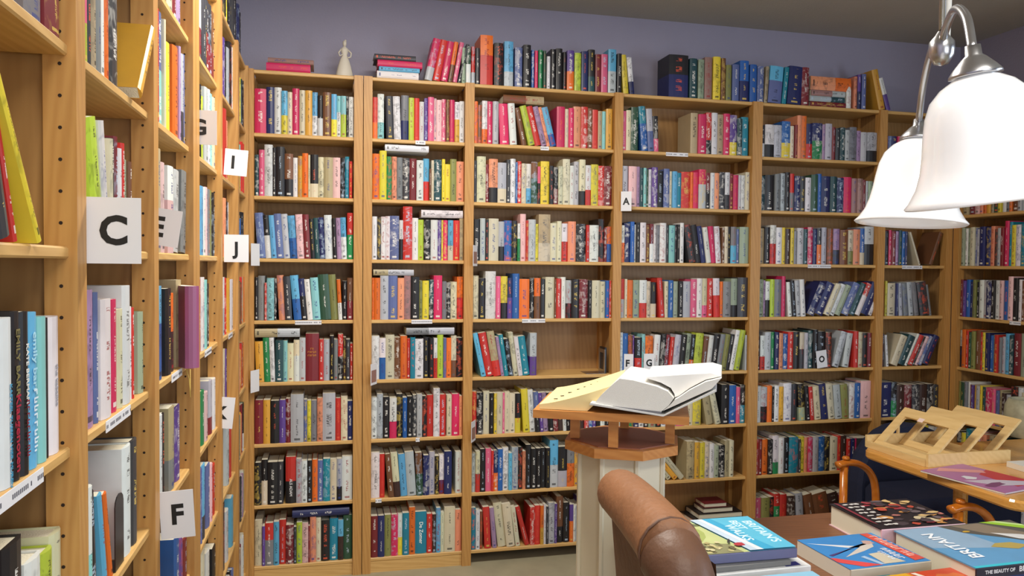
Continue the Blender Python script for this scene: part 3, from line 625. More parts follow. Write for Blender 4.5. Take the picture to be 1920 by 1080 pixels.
for L, bs in list(labs.items()):
    if len(bs) > 1:
        xs = sorted(bs, key=lambda b: b['w'])
        if len(bs) == 2 and xs[1]['w'] > xs[0]['w']*1.25: xs[0]['L'] = 'slimmer ' + L; xs[1]['L'] = 'thicker ' + L
        else:
            bs.sort(key=lambda b: unproj_x(b['M'] @ Vector((0, 0, 0)))[0])
            for b, o in zip(bs, ('leftmost', 'second', 'third', 'fourth', 'fifth', 'sixth')): b['L'] = (o if o == 'leftmost' else o + ' such') + ' ' + L
def grp(b):
    k, q = b['where']
    if q == 0: return 'books lying and standing on top of the bookcases' if k in (0, 'flat', 'ltop') else ''
    return 'books on the %s of the %s' % (ON[k].replace('top shelf', 'top shelf'), CN[q])
stuff = MB()
for b in BOOKS:
    hard = b['w'] > .02 and random.random() < .6; sp = random.uniform(.3, .62); ink = ink_for(b['code'][0]); rnd = .25 if not hard else .16
    if id(b) in ids:
        mc, mp = MB(), MB()
        book_geo(mc, mp, b['w'], b['h'], b['d'], b['c1'], b['c2'], sp, ink, hard, rnd)
        o = mc.build('book', COVER); o.matrix_world = b['M']; mp.build('page_block', PAPER, o)
        tag(o, b['L'], 'book', grp(b)); b['obj'] = o
    else:
        book_geo(stuff, stuff, b['w'], b['h'], b['d'], b['c1'], b['c2'], sp, ink, hard, rnd, M=b['M'], mi_p=1)
so = stuff.build('books', [COVER, PAPER]); tag(so, 'remaining smaller books filling the shelves around the walls', 'books', kind='stuff')
# titles that can be read on the nearest spines
TCOL = {}
def tmat(c, r=0.5):
    key = 'print_%d_%d_%d' % c
    if key not in bpy.data.materials: plain(key, c, r)
    return bpy.data.materials[key]
def spine_title(bk, s, size, c, vc, u=.5, sx=1.0):
    o = bk['obj']; text('title', s, size, tmat(c), o, (bk['w']*u, -.0006, bk['h']*vc), (PI/2, PI/2, 0), ext=.0002, sx=sx)
A4 = ROWB['A4']
def plainspine(bk):
    ka = bk['obj'].data.color_attributes['Ink']
    ka.data.foreach_set('color', [0.0]*(4*len(ka.data)))
for bk in A4[1:]+[MAUVE]: plainspine(bk)
spine_title(A4[1], 'KASTEEL TUSSEN VIER MUREN', .0095, (60,150,190), .30, .62)
spine_title(A4[2], 'EMILY BARR', .016, (120,112,70), .70, .5); spine_title(A4[2], 'Klasgenoten', .02, (170,30,60), .28, .5)
spine_title(A4[3], 'KATE BERMAN', .012, (225,225,220), .62, .5); strokes(9, .014, tmat((130,30,50)), A4[3]['obj'], (A4[3]['w']/2, -.0009, A4[3]['h']*.28), (PI/2, PI/2, 0))
spine_title(A4[4], 'emily barr', .02, (170,220,240), .68, .5); strokes(8, .018, tmat((225,240,250)), A4[4]['obj'], (A4[4]['w']/2, -.0009, A4[4]['h']*.3), (PI/2, PI/2, 0))
spine_title(A4[7], 'the kabalite', .013, (160,160,170), .5, .5)
B16 = {b['px']: b for b in toprow}
if 'obj' in B16[1043]: plainspine(B16[1043]); strokes(8, .017, tmat((225,225,225)), B16[1043]['obj'], (B16[1043]['w']/2, -.0009, B16[1043]['h']*.45), (PI/2, PI/2, 0))
b17 = ROWB[17]
big = max(ROWB[15], key=lambda b: b['w'])
if 'obj' in big: plainspine(big); [strokes(n_, .014, tmat((200,130,50)), big['obj'], (big['w']/2, -.0009, big['h']*q_), (PI/2, 0, 0)) for n_, q_ in ((2,.68),(5,.61),(5,.54))]
rk = ROWB[17][4]
if 'obj' in rk: plainspine(rk); spine_title(rk, 'ALS ADAM', .018, (225,225,225), .34)
zoe = ROWB[28][7]
if 'obj' in zoe: plainspine(zoe); spine_title(zoe, 'De Zomer', .026, (230,240,240), .5)

# ---------------------------------------------------------------- letter cards
def card(letter, loc, rz, w, h, label, tilt=0.0, lx=0.0, size=.062, thin=False, cls='letter card'):
    t = MB().box(-w/2, w/2, -.0008, .0008, -h/2, h/2).build('letter_card', WHITE)
    t.location = loc; t.rotation_euler = (0, tilt, rz)
    tag(t, label, 'sign', 'white letter cards')
    if letter: text('letter', letter, size, INK, t, (lx, -.0012, -.002), (PI/2, 0, 0), sx=.95)
    return t
card('C', (.036, -2.545, 1.602), 0, .080, .104, 'white card with black C fixed to the post, left wall')
card('E', (.0, -1.985, 1.632), 0, .074, .084, 'tilted white card with black E, left wall, mostly behind post', tilt=R(8), lx=-.012)
card('G', (.012, -1.462, 1.947), 0, .07, .1, 'white card with black G on upper left wall, partly behind post', lx=-.014)
card('I', (.044, -.952, 1.911), 0, .078, .093, 'white card with black I on the upper left wall', tilt=R(4), lx=-.01)
card('J', (.047, -.968, 1.604), 0, .083, .098, 'white card with black J below the I card')
card('F', (.034, -2.018, .983), 0, .072, .108, 'white card with black F low on the left wall', tilt=R(-3))
card('K', (.006, -.978, 1.018), 0, .066, .112, 'white card with half hidden black K low on left wall', tilt=R(6), lx=-.012)
card('A', (1.906, -.022, 1.899), R(-28), .056, .104, 'white card with black A hanging at the second shelf, back wall', size=.05)
card('F', (1.944, .006, sh(5)+.056), R(-20), .05, .1, 'white card with black F standing against books, fifth shelf', size=.05, lx=-.006)
card('G', (2.062, .005, sh(5)+.056), R(-4), .06, .1, 'white card with black G standing against books, fifth shelf', size=.05)
card('O', (3.128, .004, sh(5)+.056), R(3), .07, .1, 'white card with black O standing against books, fifth shelf', tilt=R(-7), size=.05)
for x, zc, k, nm in ((.03, 1.592, 0, 'blank white card edge at third shelf of the left corner bookcase'), (.028, .99, 0, 'blank white card edge at fifth shelf of the left corner bookcase'),
                  (.586, 1.01, 1, 'white picture card at the fifth shelf of the second bookcase'), (1.09, 1.60, 1, 'white picture card at the third shelf behind the lectern'), (1.088, .706, 1, 'white picture card at the sixth shelf behind the lectern')):
    t = card('', (x, -.035, zc), R(62), .07, .105, nm)
    if k: MB().box(-.028, .028, -.0012, -.0009, -.04, .02).build('picture', tmat((150,110,100)), t)

# ---------------------------------------------------------------- small things on the shelves
fig = empty('figurine', (.443, .08, 2.476), R(10)); tag(fig, 'white porcelain lady figurine in a long gown on the corner bookcase', 'figurine')
PORC = plain('cream_porcelain', (206, 198, 182), 0.5)
g = MB(); g.lathe([(.036,0),(.037,.004),(.034,.02),(.028,.05),(.020,.08),(.0125,.1),(.010,.108),(.0135,.118),(.0155,.130),(.0135,.139),(.006,.144),(.0045,.150)], 20, closed=True)
for v in range(len(g.v)):
    x, y, z_ = g.v[v]; f = 1+.06*math.sin(9*math.atan2(y, x))*(1 if z_ < .09 else 0); g.v[v] = (x*f*1.22, y*.8*f, z_*1.06)
g.build('gown', PORC, fig)
hd = MB(); hd.lathe([(.001,.146),(.006,.149),(.0095,.158),(.0098,.166),(.007,.174),(.001,.177)], 14); hd.lathe([(.0005,.17),(.006,.172),(.0065,.178),(.003,.184),(.0005,.185)], 10, M=Matrix.Translation((.004, .002, -.002))); hd.build('head', PORC, fig, loc=(0, 0, .009))
MB().tube([(-.016,0,.142),(-.030,-.002,.122),(-.026,-.014,.104),(-.012,-.016,.112)], [.0042,.004,.0034,.003], 8).build('arm', PORC, fig)
MB().tube([(.016,0,.142),(.033,0,.126),(.029,-.006,.106),(.014,-.010,.100)], [.0042,.004,.0034,.003], 8).build('arm', PORC, fig)
be = empty('bookend', (1.815, .02, sh(5))); tag(be, 'metal bookend on the empty part of the shelf behind the lectern', 'bookend')
MB().box(-.105, 0, 0, .1, .0006, .0022).build('base_plate', METAL, be); pm = MB(); pm.box(-.002, 0, 0, .022, .002, .13); pm.box(-.002, 0, .078, .1, .002, .13); pm.box(-.002, 0, .022, .078, .11, .13); pm.box(-.002,0,.022,.078,.002,.02); pm.build('upright', METAL, be)
MB().box(.001, .012, .01, .09, .0006, .14).build('cover_plate', BLACKM, be)
be2 = empty('bookend', (-.02, -2.326, sh(5)+.0006)); tag(be2, 'black bookend with rounded top beside the white binder, lower left wall', 'bookend')
pp = [(.0,0),(.06,0),(.06,.12)]+[(.03+.03*math.cos(a*PI/6), .12+.02*math.sin(a*PI/6)) for a in range(1, 6)]+[(0,.12)]
m = MB(); m.prism(pp, 0, .002); o = m.build('upright', BLACKM, be2, rot=(PI/2, 0, PI/2)); MB().box(0, .08, .0, .06, .0005, .002).build('base_plate', BLACKM, be2, loc=(-.08, 0, 0))
rb = MB(); rb.tube([(.0,-1.70,sh(4)-.0),(.008,-1.70,sh(4)-.03),(.01,-1.69,sh(4)-.08),(.006,-1.672,sh(4)-.06),(.004,-1.66,sh(4)-.01)], .0012, 6)
tag(rb.build('ribbon', tmat((214,180,90))), 'loop of yellow ribbon hanging from the shelf above card F', 'ribbon')

# ---------------------------------------------------------------- lectern
def octa(r, rot=0.0): return [(r*math.cos(PI/8+i*PI/4+rot), r*math.sin(PI/8+i*PI/4+rot)) for i in range(8)]
lec = empty('lectern', (1.314, -1.491, 0), R(-25)); tag(lec, 'octagonal lectern with cream pillar and cherry wood reading board', 'lectern', None)
m = MB(); m.prism(octa(.142), .06, .955); m.build('pillar', CREAMP, lec)
for i, (x, y) in enumerate(octa(.1435)): MB().prism([(x+.009*math.cos(a*PI/3), y+.009*math.sin(a*PI/3)) for a in range(6)], .06, .953).build('corner_bead', CREAMP, lec)
MB().prism(octa(.19), 0, .06).build('base', CREAMP, lec)
MB().prism(octa(.195), .956, .986).build('tray', CHERRY, lec)
m = MB(); m.prism(octa(.17), .986, .989); m.build('tray_lining', plain('tray_lining_brown', (146, 92, 72), .5), lec)
for x, y in ((-.15, -.05), (-.018, -.155), (.155, -.06), (.0, .14)): MB().box(x-.015, x+.015, y-.012, y+.012, .990, 1.0898).build('post', CHERRY, lec)
m = MB(); m.box(-.262, .21, -.215, .13, 1.090, 1.106); m.build('reading_board', CHERRY, lec)
m = MB(); m.prism([(-.262,-.222),(.21,-.222),(.21,-.2155),(-.262,-.2155)], 1.082, 1.107); m.build('lip', CHERRY, lec)
# left folio: a large cream sheet-fed book lying open beneath the white one
F1 = empty('open_book', (1.314, -1.491, 0), R(-25)); tag(F1, 'open book with cream page and black marks on the left of lectern', 'book', 'open books on the lectern')
m = MB(); vs = []; fs = []
for j in range(9):
    u = -.245+.237*j/8; ub = -.245+.15*j/8; zt = 1.119+.003+.072*(j/8)**1.3
    vs += [(ub, -.205, 1.1075), (u, -.205, zt), (u+.012, .1, zt+.006), (ub+.012, .1, 1.1075)]
for j in range(8):
    for a in range(4): fs.append((j*4+a, j*4+(a+1)%4, j*4+4+(a+1)%4, j*4+4+a))
fs += [(0,1,2,3), (35,34,33,32)]
CREAMPAGE = plain('cream_page', (232, 214, 158), .6)
m.add(vs, fs); m.build('page_block', CREAMPAGE, F1)
m = MB()
for i, (u, y) in enumerate([(-.2,-.16),(-.185,-.12),(-.165,-.08),(-.14,-.05),(-.12,-.03),(-.1,-.01),(-.08,.01)]):
    t_ = (u-.03*(y+.205)/.305+.245)/.237; z_ = 1.1245+.072*max(0,t_)**1.3+.006*(y+.205)/.305
    m.add([(u-.006,y-.004,z_),(u+.006,y-.004,z_+.001),(u+.006,y+.004,z_+.002),(u-.006,y+.004,z_+.001)], [(0,1,2,3)])
m.build('print_marks', INK, F1)
# white book open in a shallow V with its head edge towards the camera
F2 = empty('open_book', (1.314, -1.491, 0), R(-25)); tag(F2, 'thick white open book resting on the right side of lectern', 'book', 'open books on the lectern')
def slab(name, poly, y0, y1, mat, dx=0.0, dz=0.0):
    n = len(poly); m = MB()
    m.add([(x, y0, z_) for x, z_ in poly]+[(x+dx, y1, z_+dz) for x, z_ in poly], [tuple(range(n)), tuple(range(2*n-1, n-1, -1))]+[(i, i+n, (i+1)%n+n, (i+1)%n) for i in range(n)]); return m.build(name, mat, F2)
Y0, Y1 = -.24, .06
slab('left_page_block', [(-.072,1.136),(.128,1.122),(.150,1.142),(.164,1.163),(.146,1.183),(.115,1.196),(.085,1.203),(.045,1.212),(.004,1.216),(-.02,1.195),(-.05,1.165)], Y0+.004, Y1, plain('white_pages', (226,224,218), .7, bump=.2, bscale=500), .02, .0)
slab('right_page_block', [(.132,1.124),(.272,1.196),(.300,1.229),(.255,1.216),(.21,1.190),(.178,1.166),(.168,1.160),(.152,1.142)], Y0+.004, Y1, bpy.data.materials['white_pages'], .02, .0)
slab('raised_leaves', [(.167,1.162),(.166,1.172),(.155,1.190),(.125,1.205),(.074,1.219),(.12,1.2235),(.2,1.232),(.27,1.2385),(.3,1.2305),(.255,1.2185),(.21,1.192),(.18,1.168)], Y0+.03, Y1, plain('bright_pages', (240,240,238), .6), .02, .0)
slab('left_board', [(-.085,1.134),(.134,1.109),(.136,1.113),(-.083,1.140)], Y0-.004, Y1+.01, plain('pale_board', (212,212,210), .5), .02)
slab('right_board', [(.134,1.109),(.286,1.190),(.283,1.1955),(.136,1.114)], Y0-.004, Y1+.01, bpy.data.materials['pale_board'], .02)
slab('endpaper', [(-.07,1.1362),(.128,1.1145),(.129,1.1215),(-.068,1.1355)], Y0+.001, Y1+.005, plain('grey_endpaper', (110,110,116), .6), .02)

# ---------------------------------------------------------------- brown leather chair in front
ch = empty('leather_chair', (1.03, -2.35, 0), R(0)); tag(ch, 'brown leather chair seen from behind with a rolled top', 'chair')
def cr(pts, n=8):
    out = []; P = [Vector(p) for p in pts]; P = [P[0]*2-P[1]]+P+[P[-1]*2-P[-2]]
    for i in range(1, len(P)-2):
        for j in range(n):
            t = j/n; a, b, c, d = P[i-1:i+3]
            out.append(.5*((2*b)+(-a+c)*t+(2*a-5*b+4*c-d)*t*t+(-a+3*b-3*c+d)*t*t*t))
    return out+[P[-2]]
roll = cr([(.012,.20,1.012),(.012,.165,1.015),(.006,.05,1.012),(-.008,-.10,1.006),(-.018,-.155,1.002)], 7)
rr = [.050]+[.054+.010*min(1, i/24) for i in range(1, len(roll))]
m = MB(); m.tube(roll, rr, 20); m.build('top_roll', LEATHER, ch)
side = cr([(-.018,-.150,.995),(-.016,-.195,.975),(-.006,-.218,.91),(.015,-.225,.76),(.04,-.22,.6),(.055,-.21,.46)], 7)
m = MB(); m.tube(side, [.061]+[.0645-.0004*i for i in range(1, len(side))], 20); m.build('side_roll', LEATHER_D, ch)
m = MB(); m.tube(cr([(.025,.19,1.0),(.035,.195,.9),(.05,.19,.7),(.065,.18,.46)], 7), .03, 16); m.build('side_roll', LEATHER_D, ch)
m = MB()
vs = []; fs = []
for i in range(9):
    f = i/8; z_ = .99-.53*f; x_ = .018+.05*f
    for j in range(9):
        y_ = -.21+.40*j/8; bl = .004*math.sin(PI*j/8)*math.sin(PI*f)
        vs.append((x_-.028-bl, y_, z_))
for i in range(9):
    f = i/8; z_ = .99-.53*f; x_ = .018+.05*f
    for j in range(9):
        y_ = -.21+.40*j/8; bl = .02*math.sin(PI*j/8)*math.sin(PI*f); vs.append((x_+.032+bl, y_, z_))
for i in range(8):
    for j in range(8):
        a = i*9+j; fs.append((a, a+1, a+10, a+9)); a += 81; fs.append((a, a+9, a+10, a+1))
m.add(vs, fs, smooth=True); m.build('backrest_panel', LEATHER_D, ch)
for zz in (0,):
    s_ = MB(); s_.tube([(-.018+.0648*math.cos(a), -.153, 1.002+.0648*math.sin(a)) for a in [i*PI/8 for i in range(-2, 12)]], .0028, 6); s_.build('seam_piping', LEATHER_D, ch)
m = MB(); m.bbox(.03, .50, -.24, .22, .36, .47, .03); m.build('seat', LEATHER, ch)
for x, y in ((.06,-.19),(.06,.21),(.46,-.19),(.46,.21)): MB().prism([(x-.02,y-.02),(x+.02,y-.02),(x+.02,y+.02),(x-.02,y+.02)], 0, .36).build('leg', CHERRY, ch)

# ---------------------------------------------------------------- table with picture books
tb = empty('book_table', (1.25, -2.9, 0)); tag(tb, 'brown laminate table covered with picture books in front', 'table')
TX0, TX1, TY0, TY1 = -.02, .94, -.35, 1.20
m = MB(); m.bbox(TX0, TX1, TY0, TY1, .730, .760, .004); m.build('tabletop', TABLE, tb)
for x, y in ((TX0+.05,TY0+.05),(TX1-.05,TY0+.05),(TX0+.05,TY1-.05),(TX1-.05,TY1-.05)): MB().box(x-.025, x+.025, y-.025, y+.025, 0, .73).build('leg', TABLE, tb)
m = MB(); m.box(TX0+.08, TX1-.08, TY1-.07, TY1-.05, .66, .73); m.box(TX0+.08, TX1-.08, TY0+.05, TY0+.07, .66, .73); m.build('apron', TABLE, tb)
def pict(name, loc, rz, W, D, T, cov, spine, polys, label, spine_side='-y', page=None, hard=True, edge=None, group='picture books on the brown table'):
    """Flat book: W along x, D along y, T thick; spine on the named side. polys: (colour, [(u,v)...]) printed on the cover."""
    t = empty('picture_book', loc, rz); tag(t, label, 'book', group)
    b = .003 if hard else .001; g = .004 if hard else .0005
    m = MB(); c1, cs = lin(cov), lin(spine)
    m.box(0, W, 0, D, T-b, T, col=c1); m.box(0, W, 0, D, 0, b, col=lin(edge or spine))
    if spine_side == '-y': m.bbox(0, W, -.002, .003, .0, T, .002, col=cs); pg = (g, W-g, .003, D-g)
    elif spine_side == '+y': m.bbox(0, W, D-.003, D+.002, .0, T, .002, col=cs); pg = (g, W-g, g, D-.003)
    elif spine_side == '-x': m.box(-.002, .003, 0, D, 0, T, col=cs); pg = (.003, W-g, g, D-g)
    else: m.box(W-.003, W+.002, 0, D, 0, T, col=cs); pg = (g, W-.003, g, D-g)
    m.build('cover', COVER, t)
    q = MB(); q.box(pg[0], pg[1], pg[2], pg[3], b+.0001, T-b-.0001); q.build('page_block', page or PAPER, t)
    if polys:
        p = MB()
        for i, (c, pl) in enumerate(polys):
            zz = T+.0003+.00012*i; p.add([(u*W, v*D, zz) for u, v in pl], [tuple(range(len(pl)))], col=lin(c))
        p.build('cover_print', COVER, t)
    return t
def blob(cx, cy, rx, ry, n=9, j=.35, rnd=None):
    r_ = random.Random(rnd or int(cx*1000+cy*77)); return [(max(.002, min(.998, cx+rx*math.cos(2*PI*i/n)*(1+r_.uniform(-j, j)))), max(.002, min(.998, cy+ry*math.sin(2*PI*i/n)*(1+r_.uniform(-j, j))))) for i in range(n)]
# pile with the walking book, z from the table top .7605
zt = .7605
WP = plain('white_page_edges', (236,236,232), .7)
pict('a', (1.19, -2.22, zt), R(2), .325, .26, .030, (232,230,226), (236,236,234), [], 'white-edged picture book at the bottom of the tallest table pile', page=WP, edge=(90,90,94))
pict('b', (1.17, -2.215, zt+.0305), R(1), .36, .25, .026, (238,238,236), (240,240,238), [((40,50,140), [(.82,.02),(.94,.03),(.94,.12),(.82,.11)])], 'white picture book second from the top of the tallest table pile', page=WP, edge=(70,72,76))
pict('b2', (1.18, -2.205, zt+.057), R(1), .30, .24, .014, (150,150,150), (130,128,126), [], 'grey thin picture book under the walks cover, table pile', page=PAPER, edge=(60,60,60))
pw = [((206,216,150), [(0,.0),(.52,.0),(.34,1),(0,1)]), ((120,130,90), blob(.28,.86,.12,.05)), ((176,190,110), blob(.18,.62,.16,.22)), ((214,222,160), blob(.12,.8,.1,.12)),
      ((150,150,110), [(0,0),(.46,0),(.40,.25),(.2,.3),(0,.42)])]
for i in range(26): pw.append((random.choice([(206,196,140),(190,180,124),(120,112,80),(226,216,170)]), blob(random.uniform(.02,.40), random.uniform(.03,.30), .028, .03, 6, .3, i+3)))
pw += [((206,226,244), [(.52,0),(.66,0),(.44,1),(.34,1)]), ((236,244,250), [(.60,0),(.665,0),(.47,1),(.42,1)]), ((60,176,220), [(.66,0),(.78,0),(.56,1),(.47,1)]), ((96,196,230), [(.78,0),(.995,0),(.995,1),(.56,1)]),
       ((190,60,70), blob(.50,.18,.055,.05,8,.2)), ((60,60,60), [(.40,.24),(.42,.22),(.47,.34),(.45,.34)]), ((235,235,235), blob(.06,.30,.06,.08))]
wk = pict('walks', (1.235, -2.19, zt+.0725), R(-1), .265, .235, .024, (120,196,226), (112,112,150), pw, "landscape picture book reading BRITAIN'S BEST WALKS on top of table pile", page=WP)
for s_, x_, sz in (("BRITAIN'S", .236, .037), ("BEST", .200, .032), ("WALKS", .172, .036)):
    text('title', s_, sz, tmat((214,240,250)), wk, (x_, .12 if s_ != 'BEST' else .175, .0282), (0, 0, -PI/2), sx=1.0)
# low book in front of the pile
pf = [((150,205,232), [(.35,0),(1,0),(1,1),(.45,1)]), ((232,240,244), [(.3,0),(.4,0),(.52,1),(.42,1)])]
for i in range(16): pf.append((random.choice([(206,196,60),(176,170,50),(226,214,140),(120,140,70)]), blob(random.uniform(.02,.3), random.uniform(.5,.97), .05, .06, 7, .3, i+50)))
fl_ = pict('flowers', (1.18, -2.445, .80), R(0), .33, .20, .018, (168,216,238), (90,90,90), pf, 'light blue picture book with yellow flowers at the bottom picture edge')
pict('under', (1.16, -2.46, zt), R(1), .34, .22, .0385, (225,225,222), (215,215,212), [], 'white picture book beneath the flower cover at bottom picture edge', page=WP)
strokes(4, .016, tmat((50,80,110)), fl_, (.265, .15, .0192), (0, 0, 0))
# dancer book
pb = [((60,140,208), [(0,0),(1,0),(1,1),(0,1)]), ((230,232,236), [(.03,.86),(.40,.60),(.62,.62),(.80,.74),(.66,.56),(.42,.50),(.22,.28),(.60,.52),(.62,.46),(.36,.40)][:5]), ((216,206,196), [(.18,.34),(.58,.62),(.76,.68),(.70,.56),(.5,.46)]),
      ((206,170,160), blob(.72,.70,.07,.06)), ((80,60,120), [(.04,.44),(.50,.60),(.36,.56),(.06,.40)]), ((226,80,80), [(.0,.36),(.05,.34),(.42,.03),(.20,.03),(.0,.22)]), ((214,204,180), [(.46,.05),(.72,.05),(.64,.38),(.48,.36)]), ((170,200,232), [(.34,.30),(.40,.32),(.46,.04),(.40,.04)]),
      ((224,84,70), [(.82,.98),(.93,.98),(.99,.08),(.84,.05)])]
bk_ = pict('beach', (1.637, -2.22, zt), R(2), .245, .215, .040, (58,128,200), (206,196,176), pb, 'blue picture book with leaping figure and red title strip', page=plain('cream_page_edges', (222,214,196), .7), hard=False, edge=(206,196,176))
strokes(8, .032, tmat((250,190,176)), bk_, (.222, .11, .0418), (0, 0, -PI/2)); strokes(5, .026, tmat((235,240,248)), bk_, (.182, .062, .0418), (0, 0, -PI/2)); strokes(5, .02, tmat((235,240,248)), bk_, (.158, .055, .0418), (0, 0, -PI/2))
MB().box(.05, .115, -.0026, -.0021, .012, .018).build('spine_print', tmat((70,170,190)), bk_)
# art book
pa = [((34,30,36), [(0,0),(1,0),(1,1),(0,1)])]
for i in range(46):
    x_ = random.uniform(.30, .97); pa.append((random.choice([(196,80,60),(224,160,90),(160,60,70),(214,196,160),(70,60,66),(190,120,110),(110,96,100),(226,190,130)]), blob(x_, random.uniform(.05,.95), random.uniform(.03,.09), random.uniform(.03,.07), 7, .5, i+90)))
pa += [((140,44,60), [(.0,.25),(.03,.1),(.05,.9),(.02,.95)])]
for i in range(24): pa.append(((226,222,216), blob(.10+.13*(i % 3)/2+random.uniform(-.02,.02), .08+.85*(i//3)/8, .035, .022, 6, .5, i+170)))
pict('art', (1.868, -2.045, zt), R(-1), .275, .235, .066, (34,30,36), (228,188,196), pa, 'thick art book with pink spine and dark crowded cover', page=plain('ivory_page_edges', (226,220,198), .7))
# THE BEAUTY OF BRITAIN
pbt = [((100,160,204), [(0,0),(1,0),(1,1),(0,1)]), ((150,180,206), [(0,.5),(.5,.35),(.42,1),(0,1)]), ((60,196,214), [(0,0),(1,0),(1,.06),(0,.04)]), ((92,90,84), [(.36,1),(.44,.78),(.62,.6),(.78,.42),(.95,.3),(.998,.3),(.998,1)]), ((140,126,108), [(.46,.98),(.58,.72),(.80,.5),(.9,.6),(.7,.98)]),
       ((186,164,90), [(.40,.40),(.55,.30),(.68,.36),(.60,.46),(.48,.47)]), ((76,78,72), blob(.66,.18,.14,.07)), ((206,166,60), blob(.47,.80,.03,.025)), ((226,226,224), [(.62,.72),(.72,.52),(.9,.38),(.96,.42),(.8,.62),(.72,.66)]), ((160,206,60), [(.72,.998),(.84,.998),(.998,.8),(.998,.68)]), ((206,236,150), [(.80,.998),(.87,.998),(.998,.86),(.998,.80)])]
br = pict('britain', (1.905, -2.33, zt), R(1), .40, .275, .064, (96,160,200), (24,26,44), pbt, 'large picture book with THE BEAUTY OF BRITAIN on its dark spine', page=bpy.data.materials['ivory_page_edges'])
text('title', 'BRITAIN', .052, tmat((236,240,244)), br, (.065, .14, .0662), (0, 0, PI/2), sx=.92)
text('title', 'THE BEAUTY OF', .0125, tmat((226,226,226)), br, (.070, -.0025, .052), (PI/2, 0, 0)); text('title', 'BRITAIN', .019, tmat((230,230,230)), br, (.163, -.0025, .052), (PI/2, 0, 0))
m = MB(); m.box(.055, .40, -.0024, -.0021, .0, .038); m.build('spine_picture', tmat((32,44,92)), br)
text('title', 'LANDSCAPES', .011, tmat((130,134,150)), br, (.225, -.0027, .028), (PI/2, 0, 0))
# orange book at the bottom edge
po = [((226,170,40), [(0,0),(.5,0),(.42,1),(0,1)]), ((206,70,34), [(.42,0),(1,0),(1,1),(.46,1)]), ((190,40,30), blob(.5,.7,.14,.12)), ((236,226,210), [(.46,.98),(.52,.98),(.6,.74),(.54,.74)]), ((214,110,50), blob(.8,.8,.14,.1))]
pict('orange', (1.68, -2.50, zt), R(3), .24, .24, .034, (220,120,40), (240,220,120), po, 'orange and yellow picture book cut by the bottom picture edge')

# ---------------------------------------------------------------- desk with display rack
dk = empty('desk', (2.66, -.93, 0)); tag(dk, 'honey coloured desk with rounded edge on the right', 'desk')
def rrect(x0, x1, y0, y1, r, n=6):
    out = []
    for cx, cy, a0 in ((x1-r, y1-r, 0), (x0+r, y1-r, PI/2), (x0+r, y0+r, PI), (x1-r, y0+r, 1.5*PI)):
        for i in range(n+1): a = a0+PI/2*i/n; out.append((cx+r*math.cos(a), cy+r*math.sin(a)))
    return out
m = MB(); P0 = rrect(.006, 1.28, -.814, -.006, .06); P1 = rrect(0, 1.286, -.82, 0, .066)
n = len(P0); vs = [(x, y, .722) for x, y in P0]+[(x, y, .73) for x, y in P1]+[(x, y, .752) for x, y in P1]+[(x, y, .76) for x, y in P0]
fs = [tuple(range(n-1, -1, -1)), tuple(range(3*n, 4*n))]+[(l*n+i, l*n+(i+1)%n, (l+1)*n+(i+1)%n, (l+1)*n+i) for l in range(3) for i in range(n)]
m.add(vs, fs); m.build('desktop', DESK, dk)
for x, y in ((.45,-.72),(1.2,-.72),(.45,-.1),(1.2,-.1)): MB().prism([(x+.03*math.cos(a*PI/6), y+.03*math.sin(a*PI/6)) for a in range(12)], 0, .722).build('leg', DESK, dk)
rk_ = empty('display_rack', (2.70, -1.29, .7605)); tag(rk_, 'pale plywood display rack of three sloping frames on the desk', 'rack')
MB().box(.0, .40, .0, .012, .0, .052).build('side_rail', BEECH, rk_); MB().box(.0, .40, .36, .372, .0, .052).build('side_rail', BEECH, rk_)
MB().box(.012, .40, .013, .359, .0, .01).build('base_board', BEECH, rk_); MB().box(-.006, .006, .013, .359, .0, .028).build('front_lip', BEECH, rk_)
for i in range(3):
    o_ = empty('frame', (.02+.140*i, .0, .0115)); o_.parent = rk_; o_.rotation_euler = (0, R(46), 0)
    # local: z up the slope (0..0.225), y across, x thickness
    MB().box(0, .010, .02, .352, .185, .232).build('rail', BEECH, o_); MB().box(0, .010, .02, .352, .0, .032).build('rail', BEECH, o_)
    MB().box(0, .010, .02, .062, .0325, .1845).build('stile', BEECH, o_); MB().box(0, .010, .31, .352, .0325, .1845).build('stile', BEECH, o_)
MB().box(.16, .17, .3605, .3695, .0521, .09).build('stop', BEECH, rk_)
m = MB(); m.box(.115, .135, .17, .20, 0, .0006); st = m.build('paper_sticker', tmat((240,214,206)), rk_); st.rotation_euler = (0, R(-44), 0); st.location = (.035, 0, .062)
mg = [((176,110,160), [(0,0),(1,0),(1,1),(0,1)]), ((196,40,60), [(.5,.1),(1,.1),(1,.7),(.62,.6)]), ((206,196,210), [(.05,.5),(.5,.4),(.9,.2),(.7,.1),(.3,.2)]), ((226,150,150), [(.2,.9),(.8,.6),(.9,.7),(.4,.98)]), ((230,230,234), blob(.3,.55,.12,.06)), ((120,60,110), blob(.3,.25,.2,.06))]
pict('mag', (2.69, -1.66, .7605), R(12), .25, .33, .006, (176,110,160), (200,190,200), mg, 'purple and red magazine lying on the honey desk', hard=False, group='things lying on the honey desk')
pict('pad', (3.02, -1.56, .7605), R(-2), .26, .22, .022, (238,236,226), (232,226,200), [((60,60,60), blob(.5,.8,.2,.04))], 'stack of white papers beside the display rack', hard=False, page=bpy.data.materials['cream_page_edges'], group='things lying on the honey desk')
pot = empty('cloth_bag', (3.60, -.90, .7605)); tag(pot, 'pale patterned bag at the right picture edge behind papers', 'bag')
m = MB(); m.lathe([(.07,0),(.085,.02),(.095,.09),(.09,.15),(.075,.18),(.07,.178),(.083,.14),(.085,.09),(.07,.02)], 24); m.build('body', plain('floral_print', (196,190,156), .7, var=.4, vscale=24), pot)

